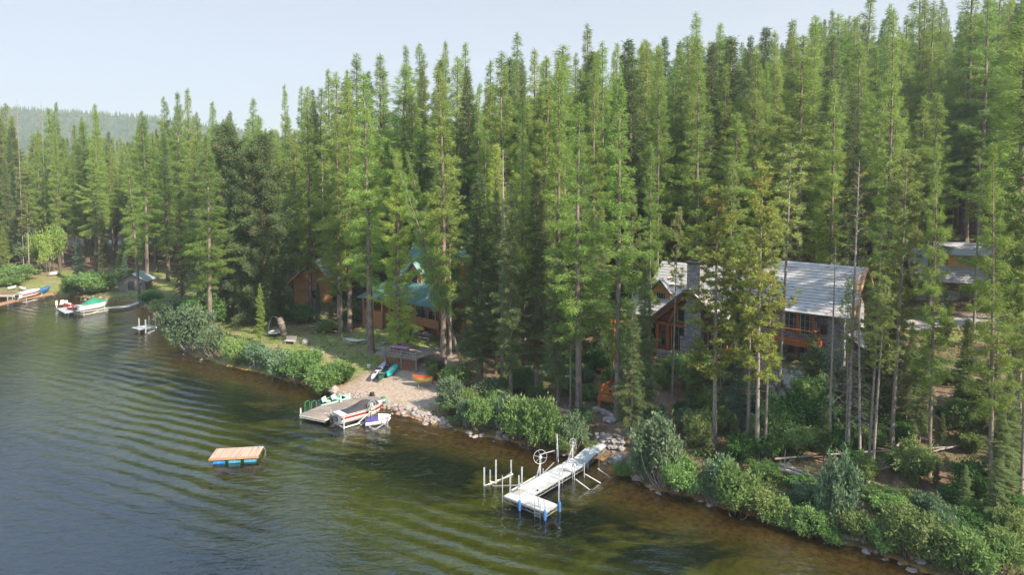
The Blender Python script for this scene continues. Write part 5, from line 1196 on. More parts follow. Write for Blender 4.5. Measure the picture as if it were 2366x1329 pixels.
# lifts: empty boat lift left of the dock
t=thing('empty_boat_lift','empty cantilever boat lift of pale posts and braces left of the white dock','boat lift',tuple(W(1175,1115,0)),0)
def L_(px,py,z=0.): w=W(px,py,z); return Vector((w[0]-t.location.x,w[1]-t.location.y,w[2]-t.location.z))
def up(px,py,zt,r=.055,z=-1.): a=L_(px,py); p=MB(); p.beam((a.x,a.y,z),(a.x,a.y,zt),r*2,r*2); part('post',p,mAlu,t); return a
for px,py,h in ((1119,1124,1.35),(1133,1113,.85),(1146,1117,1.7),(1181,1093,.95),(1179,1137,1.15),(1206,1126,1.45),(1199,1130,.95)): up(px,py,h)
p=MB()
for (a,za),(b,zb) in ((((1119,1124),.05),((1185,1096),.05)),(((1139,1124),.05),((1205,1122),1.15)),(((1182,1134),.1),((1240,1100),.15)),(((1133,1113),.85),((1146,1117),.1)),(((1181,1093),.9),((1170,1100),.0)),(((1199,1130),.95),((1208,1126),.1))):
    p.beam(L_(*a,za),L_(*b,zb),.07,.07)
part('frame',p,mCream,t)
t=thing('wheel_lift','lift with the large hand wheel standing at the left side of the white dock','boat lift',tuple(W(1248,1110,0)),0)
a=up(1248,1110,1.9); wheel(t,(a.x,a.y-.08,1.75),.5,(.25,-1,.1)); p=MB(); p.beam(L_(1238,1112,.1),(a.x,a.y,1.3),.06,.06); p.beam((a.x,a.y,1.9),L_(1281,1042,1.6),.05,.05); p.beam(L_(1238,1112,0),L_(1280,1070,0),.06,.06); parts('brace',p,mAlu,t)
b=up(1287,1062,2.0); 
p=MB(); p.beam((b.x,b.y,1.9),L_(1290,1068,0),.05,.05); parts('brace',p,mAlu,t)
t=thing('shore_wheel_lift','lift with a smaller wheel near the shore end of the white dock','boat lift',tuple(W(1323,1075,0)),0)
a=up(1323,1074,1.6); wheel(t,(a.x,a.y-.06,1.75),.3,(.6,-1,.1)); p=MB(); p.beam((a.x,a.y,1.4),L_(1306,1083,.2),.06,.06); p.beam(L_(1306,1083,0),L_(1323,1074,0),.05,.05); parts('brace',p,mAlu,t)
t=thing('personal_craft_lift','low lift arms reaching into the water at the right side of the white dock','boat lift',tuple(W(1340,1095,0)),0)
for (a,b) in (((1330,1108),(1362,1132)),((1352,1096),(1388,1117)),((1381,1083),(1410,1104))): p=MB(); p.beam(L_(*a,.85),L_(*b,0.0),.06,.06); part('arm',p,mAlu,t)
p=MB()
for a,b in (((1356,1128),(1384,1138)),((1384,1138),(1430,1115)),((1388,1117),(1404,1125)),((1410,1104),(1430,1115)),((1356,1128),(1400,1106))): p.beam(L_(*a,-.08),L_(*b,-.08),.05,.05)
part('base_frame',p,mSteel,t)
a=up(1327,1110,1.15,.03); wheel(t,(a.x,a.y-.05,1.15),.3,(.2,-1,.5),mSteel)
for px,py,h in ((1350,1103,1.1),(1384,1086,1.6),(1300,1118,1.5)): up(px,py,h,.025)
# ---------------------------------------------------------------- swim raft
c=W(548,1047,.45); t=thing('swim_raft','floating wooden swim raft on blue barrels in open water','raft',(c[0],c[1],0.),R(8))
p=MB()
for i in range(24): x=-1.8+i*.15; p.box(x,x+.138,-.95,.95,.46,.50)
part('deck',p,mCedar,t); p=MB()
for y in (-.93,-.35,.35,.93): p.box(-1.8,1.8,y-.035,y+.035,.32,.457)
p.box(-1.84,1.84,-1.0,-.967,.34,.5); part('frame',p,mCedarE,t)
for y in (-.62,.62):
    for i,x in enumerate((-1.14,0.,1.14)):
        p=MB(); p.tube([(x-.44,y,.07),(x-.42,y,.07),(x-.02,y,.07),(x+.02,y,.07),(x+.42,y,.07),(x+.44,y,.07)],[.2,.27,.26,.26,.27,.2],16); part('barrel',p,mBarrel if i==0 else mBarrelT,t)
        p=MB(); p.ring((x,y,.07),.275,.015,(1,0,0),18); part('strap',p,mPink,t)
p=MB(); p.tube([(1.8,.8,.5),(2.0,.6,.3),(2.05,.2,.02),(2.06,0.1,-.5)],.02,5); part('chain',p,mSteel,t); p=MB(); p.ring((1.55,.75,.53),.12,.02,(0,0,1),12); part('mooring_ring',p,mSteel,t)
# ---------------------------------------------------------------- boats
def hull(mb,L,B,H_,t=.1,bow=1.,mats=(0,0,0,0),keel=-.25,n=14,flat=.9,pointy=False,sheer=.25,deck=None,z0=0.):
    secs=[]
    for i in range(n+1):
        s=i/n
        if pointy: w=math.sin(math.pi*min(max(s,.001),.999))**.6; ke=1-abs(2*s-1)**3
        else: w=(.86+.14*math.sin(min(1,s*1.4)*math.pi/2))*(1-max(0,(s-.5)/.5)**2.3)**.8 if s<1 else 0.0; ke=1-max(0,(s-.65)/.35)**2
        w=max(w,.012); b=B/2*w; zt=H_*(1+sheer*(s**2 if not pointy else (2*s-1)**2)); x=s*L
        zk=z0+keel*ke*1.; zc=z0+(keel*.35)*ke+H_*.25*(1-ke)
        if not pointy: zk=z0+(H_*.9)*(1-ke)*.9+keel*ke
        prof=[(x,-b,z0+zt),(x,-b*.985,z0+zt*.80),(x,-b*.95,z0+zt*.45),(x,-b*.82,max(zc,zk)),(x,0,zk)]
        prof+= [(p[0],-p[1],p[2]) for p in reversed(prof[:-1])]
        secs.append(prof)
    mb.loft(secs,mats=list(mats)+list(reversed(mats)),caps=False)
    b0=len(mb.v); mb.add(secs[0],[tuple(range(9))],mats[0])
    return secs
def lid(mb,secs,i0,i1,rise,m=0,inset=.0):
    out=[]
    for i in range(i0,i1+1):
        a=Vector(secs[i][0]); b=Vector(secs[i][-1]); s=(i-i0)/max(1,i1-i0); r=rise(s); a=a.lerp(b,inset); b=b.lerp(a,inset)
        out.append([tuple(a.lerp(b,q)+Vector((0,0,.01+r*math.sin(q*math.pi)**.7))) for q in (0,.1,.3,.5,.7,.9,1)])
    mb.loft(out,m=m); return out
def powerboat(name,label,loc,rz,L,B,H_,hm,cover,coverm,i0=3,i1=12,tilt=0.):
    t=thing(name,label,'boat',loc,rz)
    h=MB(); secs=hull(h,L,B,H_,mats=(0,1,0,0)); lid(h,secs,0,14,lambda s:.04,m=0); part('hull',h,hm,t,True)
    c=MB(); lid(c,secs,i0,i1,cover,inset=.05); part('canvas_cover',c,coverm,t,True)
    r=MB()
    for sd_ in (0,-1): r.tube([Vector(s[sd_])+Vector((0,0,-.02)) for s in secs],.035,5)
    r.tube([secs[0][0],secs[0][-1]],.035,5); part('rub_rail',r,mMaroon,t)
    m=MB(); m.box(-.45,-.02,-.2,.2,.05,.5); m.tube([(-.3,0,.1),(-.35,0,-.4)],.09,8); m.box(-.6,-.2,-.07,.07,-.35,-.22); part('outboard_drive',m,mBlack,t)
    return t
mBoatH=[mWhiteG,mRed]
a=W(778,985,0.); b=W(858,940,.9); rz=math.atan2(b[1]-a[1],b[0]-a[0])
powerboat('ski_boat','white ski boat with a red side stripe and black canvas cover on its lift','',0,1,1,1,mBoatH,lambda s:0,mCanvas) if False else None
powerboat('ski_boat','white ski boat with a red side stripe under a black canvas cover',(a[0],a[1],.42),rz,4.75,1.85,.62,mBoatH,lambda s:.12+.5*math.exp(-((s-.62)/.26)**2),mCanvas,2,12)
def boat_lift(label,loc,rz,L,B,h,wr,posth=1.9,wheel_side=-1,group=None):
    global t
    t=thing('boat_lift',label,'boat lift',loc,rz)
    for x in (.3,L*.62):
        for y in (-B/2,B/2): p=MB(); p.box(x-.05,x+.05,y-.05,y+.05,-1.2,h if x>1 and y*wheel_side>0 else h*.75); part('post',p,mAlu,t)
    p=MB()
    for y in (-B/2,B/2): p.beam((.3,y,.12),(L*.62+.6,y,.12),.08,.1); p.beam((1.6,y,.12),(L*.62,y,h*.62),.06,.06)
    for x in (.3,L*.62): p.beam((x,-B/2,.1),(x,B/2,.1),.08,.1)
    part('frame',p,mCream,t)
    if wr: wheel(t,(L*.62,wheel_side*(B/2+.14),h),wr,(0,1,0)); p=MB(); p.box(L*.62-.17,L*.62+.17,wheel_side*(B/2+.05)-.05,wheel_side*(B/2+.05)+.05,h-.2,h+.22); part('winch_box',p,mSteel,t)
    return t
boat_lift('boat lift with a white wheel carrying the black covered ski boat',(a[0]-.2,a[1]-.1,0),rz,4.9,2.3,1.5,.42)
# jet ski
a=W(843,985,0.); b=W(877,970,.4); rz2=math.atan2(b[1]-a[1],b[0]-a[0])
t=thing('jet_ski','violet and white jet ski floating beside the ski boat','jet ski',(a[0],a[1],.18),rz2)
h=MB(); secs=hull(h,2.3,.85,.28,mats=(1,0,0,0),n=10,sheer=.5); lid(h,secs,0,5,lambda s:.16+.2*s*s,m=1); lid(h,secs,5,10,lambda s:.36*(1-s)**.7+.1,m=0); part('hull',h,[mWhiteG,mPurple],t,True)
p=MB(); p.loft([[(x,-w,z-.2),(x,-w*.7,z),(x,w*.7,z),(x,w,z-.2)] for x,w,z in ((.1,.17,.42),(.5,.19,.56),(.9,.17,.6),(1.2,.13,.64))],caps=True); part('seat',p,mPurple,t)
p=MB(); p.tube([(1.25,0,.5),(1.12,0,.84)],.05,6); p.tube([(1.07,-.3,.88),(1.14,0,.84),(1.07,.3,.88)],.03,6); part('handlebar',p,mBlack,t)
p=MB(); p.blob((1.5,0,.5),(.34,.24,.13),4,nz=.05); part('hood',p,mWhiteG,t,True); p=MB(); p.box(1.55,1.95,-.3,-.24,.36,.46); part('red_decal',p,mRedP,t)
t=thing('jet_ski_lift','low white tube cradle lift around the violet jet ski','boat lift',tuple(W(868,985,0)),0)
p=MB()
for A_,B_ in (((847,981),(862,992)),((862,992),(870,992)),((853,988),(868,992)),((868,992),(896,975)),((832,983),(848,977)),((893,984),(878,978))): p.beam(L_(*A_,.12),L_(*B_,.12),.06,.06)
a_=L_(896,988); p.beam(L_(892,984,.12),(a_.x,a_.y,1.0),.06,.06); part('cradle',p,mAlu,t); p=MB(); p.beam((a_.x,a_.y,-.8),(a_.x,a_.y,1.05),.06,.06); part('post',p,mAlu,t)
a_=L_(853,976); p=MB(); p.beam((a_.x,a_.y,-.8),(a_.x,a_.y,1.1),.06,.06); part('post',p,mCream,t); wheel(t,(a_.x+.25,a_.y,1.2),.27,(.3,-1,0),mCream)
# middle dock
A0=W(692,957,.5); t=thing('weathered_dock','long weathered grey plank dock widening into a platform behind the ski boat','dock',(A0[0],A0[1],0),0)
V_=lambda px,py,z: Vector((W(px,py,z)[0]-A0[0],W(px,py,z)[1]-A0[1],z))
p=MB(); e0,e1,e2,e3=V_(692,957,.5),V_(752,969,.5),V_(800,950,.5),V_(726,947,.5)
def planks(p,a,b,c,d,n,th=.05):
    for i in range(n):
        s0,s1=i/n,(i+.93)/n; q=[a.lerp(d,s0),b.lerp(c,s0),b.lerp(c,s1),a.lerp(d,s1)]; z=Vector((0,0,th)); p.add([v-z for v in q]+q,[(0,3,2,1),(4,5,6,7),(0,1,5,4),(1,2,6,5),(2,3,7,6),(3,0,4,7)])
planks(p,e0,e1,V_(812,938,.5),V_(768,928,.5),26); part('platform_planks',p,mGreyW,t)
p=MB(); f0,f1,f2,f3=V_(768,928,.5),V_(812,938,.5),V_(890,922,.72),V_(862,916,.72); 
def lerp4(s): return (f0.lerp(f3,s),f1.lerp(f2,s))
planks(p,f0+Vector((.02,.02,0)),f1+Vector((.02,.02,0)),f2,f3,30); part('gangway_planks',p,mGreyW,t)
p=MB(); p.beam(e0-Vector((0,0,.12)),e1-Vector((0,0,.12)),.06,.14); p.beam(e1-Vector((0,0,.12)),f1-Vector((0,0,.12)),.06,.14); p.beam(f1-Vector((0,0,.12)),f2-Vector((0,0,.12)),.06,.14); p.beam(e0-Vector((0,0,.12)),f0-Vector((0,0,.12)),.06,.14); p.beam(e0-Vector((0,0,.3)),e1-Vector((0,0,.3)),.04,.05); part('edge_beams',p,mCream,t)
for px,py,h in ((788,942,1.15),(752,969,.55),(695,957,.55),(808,930,.9)): q=V_(px,py,0); p=MB(); p.box(q.x-.05,q.x+.05,q.y-.05,q.y+.05,-1.2,h); part('post',p,mWhiteP,t)
w_=V_(886,926,.45); p=MB(); p.tube([w_-Vector((.12,.08,0)),w_+Vector((.12,.08,0))],.38,14); q=part('dock_wheel',p,mGreenB,t); w2=V_(860,913,.5); p=MB(); p.tube([w2-Vector((.12,.08,0)),w2+Vector((.12,.08,0))],.3,14); part('dock_wheel',p,mRubber,t)
# small green fishing boat
a=W(733,950,0.); b=W(806,931,0.); rz3=math.atan2(b[1]-a[1],b[0]-a[0])
t=thing('fishing_boat','small green aluminium fishing boat with two seats behind the weathered dock','boat',(a[0],a[1]+.4,.12),rz3)
Lb=math.hypot(b[0]-a[0],b[1]-a[1]); h=MB(); secs=hull(h,Lb,1.45,.5,mats=(0,0,0,0),keel=-.15,sheer=.2); part('hull',h,mSeat,t,True)
h=MB(); inn=[]
for s in secs[0:14]: inn.append([tuple(Vector(s[k]).lerp(Vector((s[0][0],0,.3)),.07)+Vector((0,0,.0))) for k in (0,)]+[(s[0][0],s[2][1]*.85,.12),(s[0][0],-s[2][1]*.85,.12)]+[tuple(Vector(s[-1]).lerp(Vector((s[0][0],0,.3)),.07))])
h.loft(inn); part('inner_hull',h,mGreenB,t)
for x in (Lb*.28,Lb*.58):
    p=MB(); p.box(x-.25,x+.25,-.24,.24,.42,.5); p.box(x-.04,x+.04,-.04,.04,.12,.42); s_=part('seat',p,mSeat,t); p=MB(); p.beam((x-.27,0,.5),(x-.42,0,.95),.46,.06,up=(0,1,0)); part('backrest',p,mSeat,s_)
p=MB(); p.box(Lb*.8,Lb*.95,-.4,.4,.5,.54); part('bow_deck',p,mSeat,t); p=MB(); p.box(-.35,0,-.13,.13,.3,.75); p.tube([(-.2,0,.3),(-.25,0,-.4)],.07,6); part('outboard_motor',p,mBlack,t)
t=thing('bent_ladder','green bent tube ladder at the far corner of the weathered dock','ladder',tuple(W(712,952,0.3)),0)
for dx in (-.3,.3): p=MB(); p.tube([(dx,0,0),(dx,.1,.85),(dx+.2,.35,.95),(dx+.3,.5,.7),(dx+.3,.55,-.8)],.03,6); part('side_rail',p,mGreenB,t)
p=MB(); p.tube([(-.3,.3,.1),(.3,.3,.1)],.02,5); part('rung',p,mGreenB,t)
# ---------------------------------------------------------------- left bay docks and boats
A1=W(130,712,.4); t=thing('bay_dock','white bay dock platform with a long pale walkway to the point','dock',(A1[0],A1[1],0),0)
V_=lambda px,py,z: Vector((W(px,py,z)[0]-A1[0],W(px,py,z)[1]-A1[1],z))
p=MB(); planks(p,V_(130,713,.5),V_(150,724,.5),V_(182,719,.5),V_(160,708,.5),10); part('platform',p,mDeckW,t); p=MB(); planks(p,V_(182,719,.5),V_(186,722,.5),V_(250,713,.45),V_(248,709,.45),12); q0=[(248,709),(282,707),(302,703),(321,697)]
for (x0,y0),(x1,y1) in zip(q0[:-1],q0[1:]): planks(p,V_(x0,y0,.45),V_(x0,y0+4,.45),V_(x1,y1+4,.5),V_(x1,y1,.5),6)
part('walkway',p,mDeckW,t); p=MB()
for px,py in ((131,714),(151,725),(172,721),(158,727)): q=V_(px,py,0); p.box(q.x-.06,q.x+.06,q.y-.06,q.y+.06,-1.2,.45)
parts('leg',p,mWhiteP,t); q=V_(131,713,0); p=MB(); p.box(q.x-.12,q.x+.12,q.y-.12,q.y+.12,.5,1.3); part('corner_post',p,mWhiteP,t)
for k,(px,py) in enumerate(((143,709),(158,709),(170,713),(165,716))):
    a_=W(px,py,.5); q=thing('deck_chair',['red-framed deck chair at the left end of the bay dock','red deck chair with a pale cushion in the middle of the bay dock','red deck chair next to the covered boat on the bay dock','low red footrest among the bay dock chairs'][k],'chair',(a_[0],a_[1],.5),k*.9+.4)
    p=MB(); p.box(-.35,.35,-.4,.4,.35,.42); p.box(-.38,-.32,-.4,.4,.0,.6); p.box(.32,.38,-.4,.4,.0,.6); part('frame',p,mRed,q); p=MB(); p.box(-.28,.28,-.35,.3,.423,.5)
    if k<3: p.beam((0,.32,.45),(0,.5,1.0),.56,.07,up=(0,1,0))
    part('cushion',p,mHam if k!=1 else mWhiteP,q)
a=W(178,728,0.); b=W(245,716,0.); rz4=math.atan2(b[1]-a[1],b[0]-a[0])
powerboat('runabout_boat','white runabout under a bright green canvas cover raised on a lift in the bay',(a[0],a[1],.75),rz4,5.0,1.9,.68,[mWhiteG,mWhiteG],lambda s:.12+.7*math.exp(-((s-.5)/.28)**2),mCanvasG,2,13)
boat_lift('pale lift frame under the green covered runabout in the bay',(a[0],a[1],0),rz4,5.8,2.5,1.0,0)
wheel(t,(2.2,1.5,1.9),.75,(0,1,0),mSteel)
a_=tuple(W(335,765,0)); t=thing('platform_lift','empty white platform lift with diagonal arms near the bay willow','boat lift',a_,0)
L2=lambda px,py,z: Vector((W(px,py,z)[0]-a_[0],W(px,py,z)[1]-a_[1],z))
p=MB(); planks(p,L2(303,757,.55),L2(322,762,.55),L2(364,756,.55),L2(345,750,.55),8); part('platform',p,mDeckW,t)
for px,py,h in ((322,768,2.),(337,770,1.9),(360,757,2.2),(345,752,1.4)): q=L2(px,py,0); p=MB(); p.box(q.x-.07,q.x+.07,q.y-.07,q.y+.07,-1,h); part('post',p,mAlu,t)
p=MB(); p.beam(L2(338,770,.3),L2(361,757,2.),.09,.09); p.beam(L2(340,771,.05),L2(362,762,.3),.09,.09); p.beam(L2(337,768,1.6),L2(345,775,.0),.08,.08); part('arm',p,mAlu,t)
A1=W(0,705,.5); t=thing('red_dock','reddish stained plank dock at the far left edge of the bay','dock',(A1[0],A1[1],0),0)
V_=lambda px,py,z: Vector((W(px,py,z)[0]-A1[0],W(px,py,z)[1]-A1[1],z))
p=MB(); planks(p,V_(-30,708,.55),V_(-25,713,.55),V_(48,694,.55),V_(36,691,.55),24); planks(p,V_(36,691,.55)+Vector((.05,0,0)),V_(48,694,.55)+Vector((.05,0,0)),V_(132,679,.6),V_(120,676,.6),26); part('walkway',p,mCedarE,t)
p=MB(); planks(p,V_(-30,681,.55),V_(-30,685,.55),V_(46,686,.55),V_(46,682,.55),24); part('second_walkway',p,mCedar,t)
p=MB()
for px,py in ((18,700),(30,697),(70,690)): q=V_(px,py,0); p.box(q.x-.06,q.x+.06,q.y-.06,q.y+.06,-1,1.3)
parts('post',p,mAlu,t)
a=W(42,700,0.); b=W(88,689,0.); rz5=math.atan2(b[1]-a[1],b[0]-a[0]); powerboat('cruiser_boat','white boat with an orange-red lower hull on a lift beside the red dock',(a[0],a[1],.9),rz5,4.9,1.9,.6,[mWhiteG,mRed],lambda s:.1+.2*math.sin(s*3.14),mWhiteP,1,13)
boat_lift('pale lift frame holding the orange-red hulled boat',(a[0],a[1],0),rz5,6.2,2.5,1.1,0)
def kayak(name,label,cat,px0,py0,px1,py1,z,B_,H_,mats,lift=0.,cockpit=True,cm=None,flatlid=.08,lidm=0):
    a=W(px0,py0,z); b=W(px1,py1,z); za=H1(a[0],a[1]); zb=H1(b[0],b[1]); L=math.hypot(b[0]-a[0],b[1]-a[1]); t=thing(name,label,cat,(a[0],a[1],max(za,0)+.22+lift),math.atan2(b[1]-a[1],b[0]-a[0])); t.rotation_euler[1]=-math.atan2(zb-za,L)
    h=MB(); secs=hull(h,L,B_,H_,mats=(0,0,0,0),keel=-.14,pointy=True,n=12,sheer=.5); 
    if flatlid is not None: lid(h,secs,0,12,lambda s:flatlid*math.sin(3.14*s),m=lidm)
    part('hull',h,mats if lidm else mats[0],t,True)
    if flatlid is None:
        h=MB(); inn=[[tuple(Vector(s[0])*.985),(s[0][0],s[2][1]*.8,.03),(s[0][0],-s[2][1]*.8,.03),tuple(Vector(s[-1])*.985)] for s in secs[1:12]]; h.loft(inn); part('inner_hull',h,mats[1],t)
        for x in (L*.3,L*.7): p=MB(); p.box(x-.12,x+.12,-B_*.42,B_*.42,H_*.7,H_*.78); part('seat',p,mats[2],t)
    elif cockpit:
        p=MB(); p.ring((L*.48,0,H_+.09),.28,.035,(0,0,1),14); p.add([(L*.48+.27*math.cos(k*.52),.27*math.sin(k*.52),H_+.10) for k in range(12)],[tuple(range(12))]); part('cockpit',p,cm or mBlack,t)
        p=MB(); p.box(L*.2,L*.3,-.14,.14,H_+.02,H_+.11); part('hatch',p,cm or mBlack,t)
    return t
kayak('kayak','long pale lilac kayak, left one of three craft lying on the beach','kayak',858,878,893,846,.9,.62,.28,[mLilac])
kayak('canoe','dark green canoe lying between the pale kayak and the teal board','canoe',876,881,899,843,.9,.85,.36,[mDkGreen,mDkGreen,mGreyW2],flatlid=None)
kayak('paddle_board','turquoise wide kayak at the right of the three beach craft','kayak',895,872,916,851,.9,.95,.22,[mTealB],cm=mSeat)
kayak('blue_kayak','blue kayak resting across the end of the red dock','kayak',88,677,116,670,.7,.95,.4,[mBlueP],lift=.25,flatlid=.15,cm=mBarrelT)
kayak('rowing_boat','white upturned rowing boat lying on the bay lawn by the shrubs','boat',113,641,138,638,1.2,1.3,.35,[mWhiteG],cockpit=False,flatlid=.25)
kayak('white_canoe','long white canoe on the bay lawn above the red dock','canoe',18,667,38,664,1.,.8,.3,[mWhiteG],cockpit=False,flatlid=.1)
kayak('white_kayak','short white kayak right of the long white canoe on the bay lawn','kayak',46,666,60,668,1.,.8,.3,[mWhiteG],cockpit=False,flatlid=.1)
# red and yellow paddle craft on a rack
t=kayak('tandem_kayak','red and yellow paddle craft propped up at the right side of the beach','kayak',953,889,999,894,.9,.9,.34,[mYellow,mRedP],lift=.45,cockpit=False,flatlid=.10,lidm=1)
b_=t.location; t2=thing('kayak_rack','small white tube rack holding the red and yellow craft','rack',(b_.x+1.1,b_.y-.15,H1(b_.x+1.1,b_.y)),R(10))
for x in (-.45,.45): p=MB(); p.beam((x,-.45,0),(x,.3,.55),.05,.05); p.beam((x,.45,0),(x,-.3,.55),.05,.05); part('trestle',p,mAlu,t2)
p=MB(); p.beam((-.5,.0,.28),(.6,0,.28),.05,.05); part('crossbar',p,mRedP,t2)
g=G(999,888); single('red_buoy',MB().blob((0,0,.5),(.2,.2,.22),2,nz=0.).tube([(0,0,0),(0,0,.3)],.05,6),mRedP,'small red round buoy on a post behind the paddle craft','buoy',g,0,smooth=True)
g=G(852,851); single('white_bucket',MB().tube([(0,0,0),(0,0,.35)],[.16,.2],12),mWhiteP,'small white bucket left of the pale lilac kayak','bucket',g)
# ---------------------------------------------------------------- on the lawn
g=G(820,798); t=thing('hammock','pale cloth hammock hung in a curved metal stand on the lawn','hammock',g,R(-15))
p=MB(); p.loft([[(-1.5+3*s,y,.75-.25*math.sin(s*3.14)+abs(y)*.12) for y in np.linspace(-.55,.55,5)*(math.sin(max(.05,min(.95,s))*3.14)**.5)] for s in np.linspace(.05,.95,11)]); part('cloth',p,mHam,t,True)
p=MB(); p.tube([(-1.8,0,1.3),(-1.5,0,.5),(-.6,0,.1),(.6,0,.1),(1.5,0,.5),(1.8,0,1.2)],.035,6); p.beam((-.6,-.7,.05),(-.6,.7,.05),.06,.06); p.beam((.6,-.7,.05),(.6,.7,.05),.06,.06); part('stand',p,mCream,t)
g=G(635,777); t=thing('fire_pit_ring','round white-rimmed fire pit table on the lawn beside the cut stump','fire pit',g); p=MB(); p.ring((0,0,.5),.75,.09,(0,0,1),22); part('rim',p,mWhiteP,t); p=MB(); p.tube([(0,0,0),(0,0,.47)],[.4,.68],16); part('bowl',p,mTrim,t)
g=G(656,775); t=thing('cut_stump','tall cut-off leaning tree trunk with a pale rope on the lawn','tree stump',g); p=MB(); p.tube([(0,0,-.2),(-.02,0,.4),(-.25,0,1.3),(-.55,0,2.35)],[.55,.45,.4,.38],12); part('trunk',p,mBark,t); p=MB(); p.ring((-.36,0,1.65),.42,.03,(-.25,0,1),14); p.tube([(-.6,-.2,2.3),(-1.4,-.3,2.6),(-1.9,-.3,1.2),(-1.95,-.3,.7)],.02,5); part('rope',p,mSeat,t)
g=G(671,796); t=thing('lawn_bench','small grey bench with a dark back facing the lake on the lawn','bench',g,R(-12)); p=MB(); p.box(-.7,.7,-.28,.2,.4,.46); part('seat',p,mDeckW,t); p=MB(); p.beam((0,.24,.46),(0,.42,.95),1.4,.05,up=(0,1,0)); part('backrest',p,mGreyW2,t)
for x in (-.6,.6): p=MB(); p.box(x-.05,x+.05,-.25,.2,0,.397); part('leg',p,mGreyW2,t)
def rock(label,px,py,r_,seed,fl=.6,mat=None,group=None,name='boulder'):
    g=G(px,py); return single(name,MB().blob((0,0,0),(r_,r_*.8,r_*fl),seed,nz=.15),mat or mRockG,label,'boulder',(g[0],g[1],g[2]+r_*.2),seed,group)
rock('pale pointed boulder on the lawn right of the small bench',707,795,.65,5,.8); rock('rounded pinkish boulder on the lawn left of the timber patio',888,796,.4,6); rock('large pale boulder at the left corner of the beach waterline',773,905,.6,7,.8)
rock('brown boulder in the water right of the dock ramp',1470,1108,.5,8,.6,mRock); rock('flat sandy boulder at the foot of the lookout deck',1408,975,.6,9,.5); rock('boulder at the dark shore under the ramp end',1432,1068,.7,10,.6); rock('orange-brown stone under the right bank bushes at the water',1790,1196,.45,12,.6,mRock); rock('light stone behind the slim bank pine',1641,1020,.5,13)
def fallen(label,px0,py0,px1,py1,r0,r1,z0=.15,z1=.15,mat=None,br=0,name='fallen_log'):
    a,b=G(px0,py0),G(px1,py1); A_=Vector((0,0,z0+r0)); B_=Vector((b[0]-a[0],b[1]-a[1],b[2]-a[2]+z1+r1)); t=thing(name,label,'log',a); p=MB(); m_=A_.lerp(B_,.5)+Vector((0,0,.05)); p.tube([A_,A_.lerp(B_,.25)+Vector((.03,.05,.03)),m_,A_.lerp(B_,.75),B_],[r0,r0*.9+r1*.1,(r0+r1)/2,r1*.8+r0*.2,r1],8); part('log',p,mat or mDead,t)
    if br:
        q=MB(); rg=random.Random(px0)
        for k in range(br): s=rg.uniform(.1,.95); c=A_.lerp(B_,s); e=c+Vector((rg.uniform(-.7,.7),rg.uniform(-.5,.5),rg.uniform(.2,.9))); q.tube([c,c.lerp(e,.5)+Vector((0,0,.1)),e],[.03,.02,.008],4)
        part('dead_branches',q,mDead,t)
fallen('short thick log lying on the lawn above the beach',872,814,902,816,.22,.22); fallen('grey log half hidden on the lawn behind the shore hedge',718,818,748,822,.22,.18)
fallen('long thin fallen trunk stretching across the right bank behind the pines',1790,1075,2215,1043,.07,.05,.3,.3,br=3); fallen('thick grey fallen log reaching from the right bank bush to the water side',1795,1108,1905,1135,.15,.10,.5,.4,br=9)
fallen('second grey log lying along the thick fallen log',1800,1102,1895,1130,.13,.1,.7,.5,br=5); fallen('pale log slanting up the brown slope',1985,1112,2092,1078,.08,.11,br=3); fallen('thin log leaning down the brown slope',2033,1092,2088,1018,.06,.08,br=2)
fallen('dark thin stick crossing below the pale slanting log',1992,1152,2010,1122,.07,.09); fallen('log lying in the shade under the garage slope',2142,928,2215,924,.13,.1,br=3); fallen('second log in the shade of the upper right slope',2145,945,2190,950,.1,.08)
fallen('log behind the rough-barked larch',2130,1062,2210,1050,.07,.05,.2,.5); fallen('weathered split log beside the large bank larch',2195,1200,2265,1222,.12,.08,br=3); fallen('short log at the foot of the large bank larch',2275,1192,2310,1185,.13,.11); fallen('broken log at the upper right edge of the slope',2325,930,2366,920,.12,.1)
fallen('grey log above the large pale shore bush',1982,1153,2055,1168,.13,.11,br=2); fallen('bent bare branch trailing in the water below the right bank bushes',1965,1243,2015,1262,.05,.02,.1,-.1,br=5)
# stone retaining wall and steps by the dock
g0,g1=G(1378,1022),G(1440,1036); t=thing('stone_retaining_wall','dry stone retaining wall of pale rocks above the dock ramp','wall',g0); rg=random.Random(4); p=MB()
for k in range(70):
    s=rg.random(); z=rg.uniform(-.1,1.); b_=rg.uniform(-.15,.15)-(1-z)*.35; c=(s*(g1[0]-g0[0]),s*(g1[1]-g0[1])+b_,s*(g1[2]-g0[2])+z*.75); r_=rg.uniform(.14,.27); p.blob(c,(r_*1.2,r_,r_*.75),k,nz=.2,sub=1)
part('stones',p,mRockG,t)
g0,g1=G(1372,951),G(1416,970); t=thing('stone_edging','low curved stone edging below the lookout deck','wall',g0); p=MB()
for k in range(34): s=k/33; r_=rg.uniform(.15,.28); p.blob((s*(g1[0]-g0[0]),s*(g1[1]-g0[1])+.3*math.sin(s*3),s*(g1[2]-g0[2])+rg.uniform(0,.3)),(r_*1.2,r_,r_*.7),k,nz=.2,sub=1)
part('stones',p,mRockG,t)
g0,g1=G(1255,940),G(1330,960); t=thing('stone_border','sunlit stone border along the foot path among the centre trees','wall',g0); p=MB()
for k in range(30): s=k/29; r_=rg.uniform(.15,.28); p.blob((s*(g1[0]-g0[0]),s*(g1[1]-g0[1]),s*(g1[2]-g0[2])+rg.uniform(0,.2)),(r_*1.3,r_,r_*.6),k,nz=.2,sub=1)
part('stones',p,mRock,t)
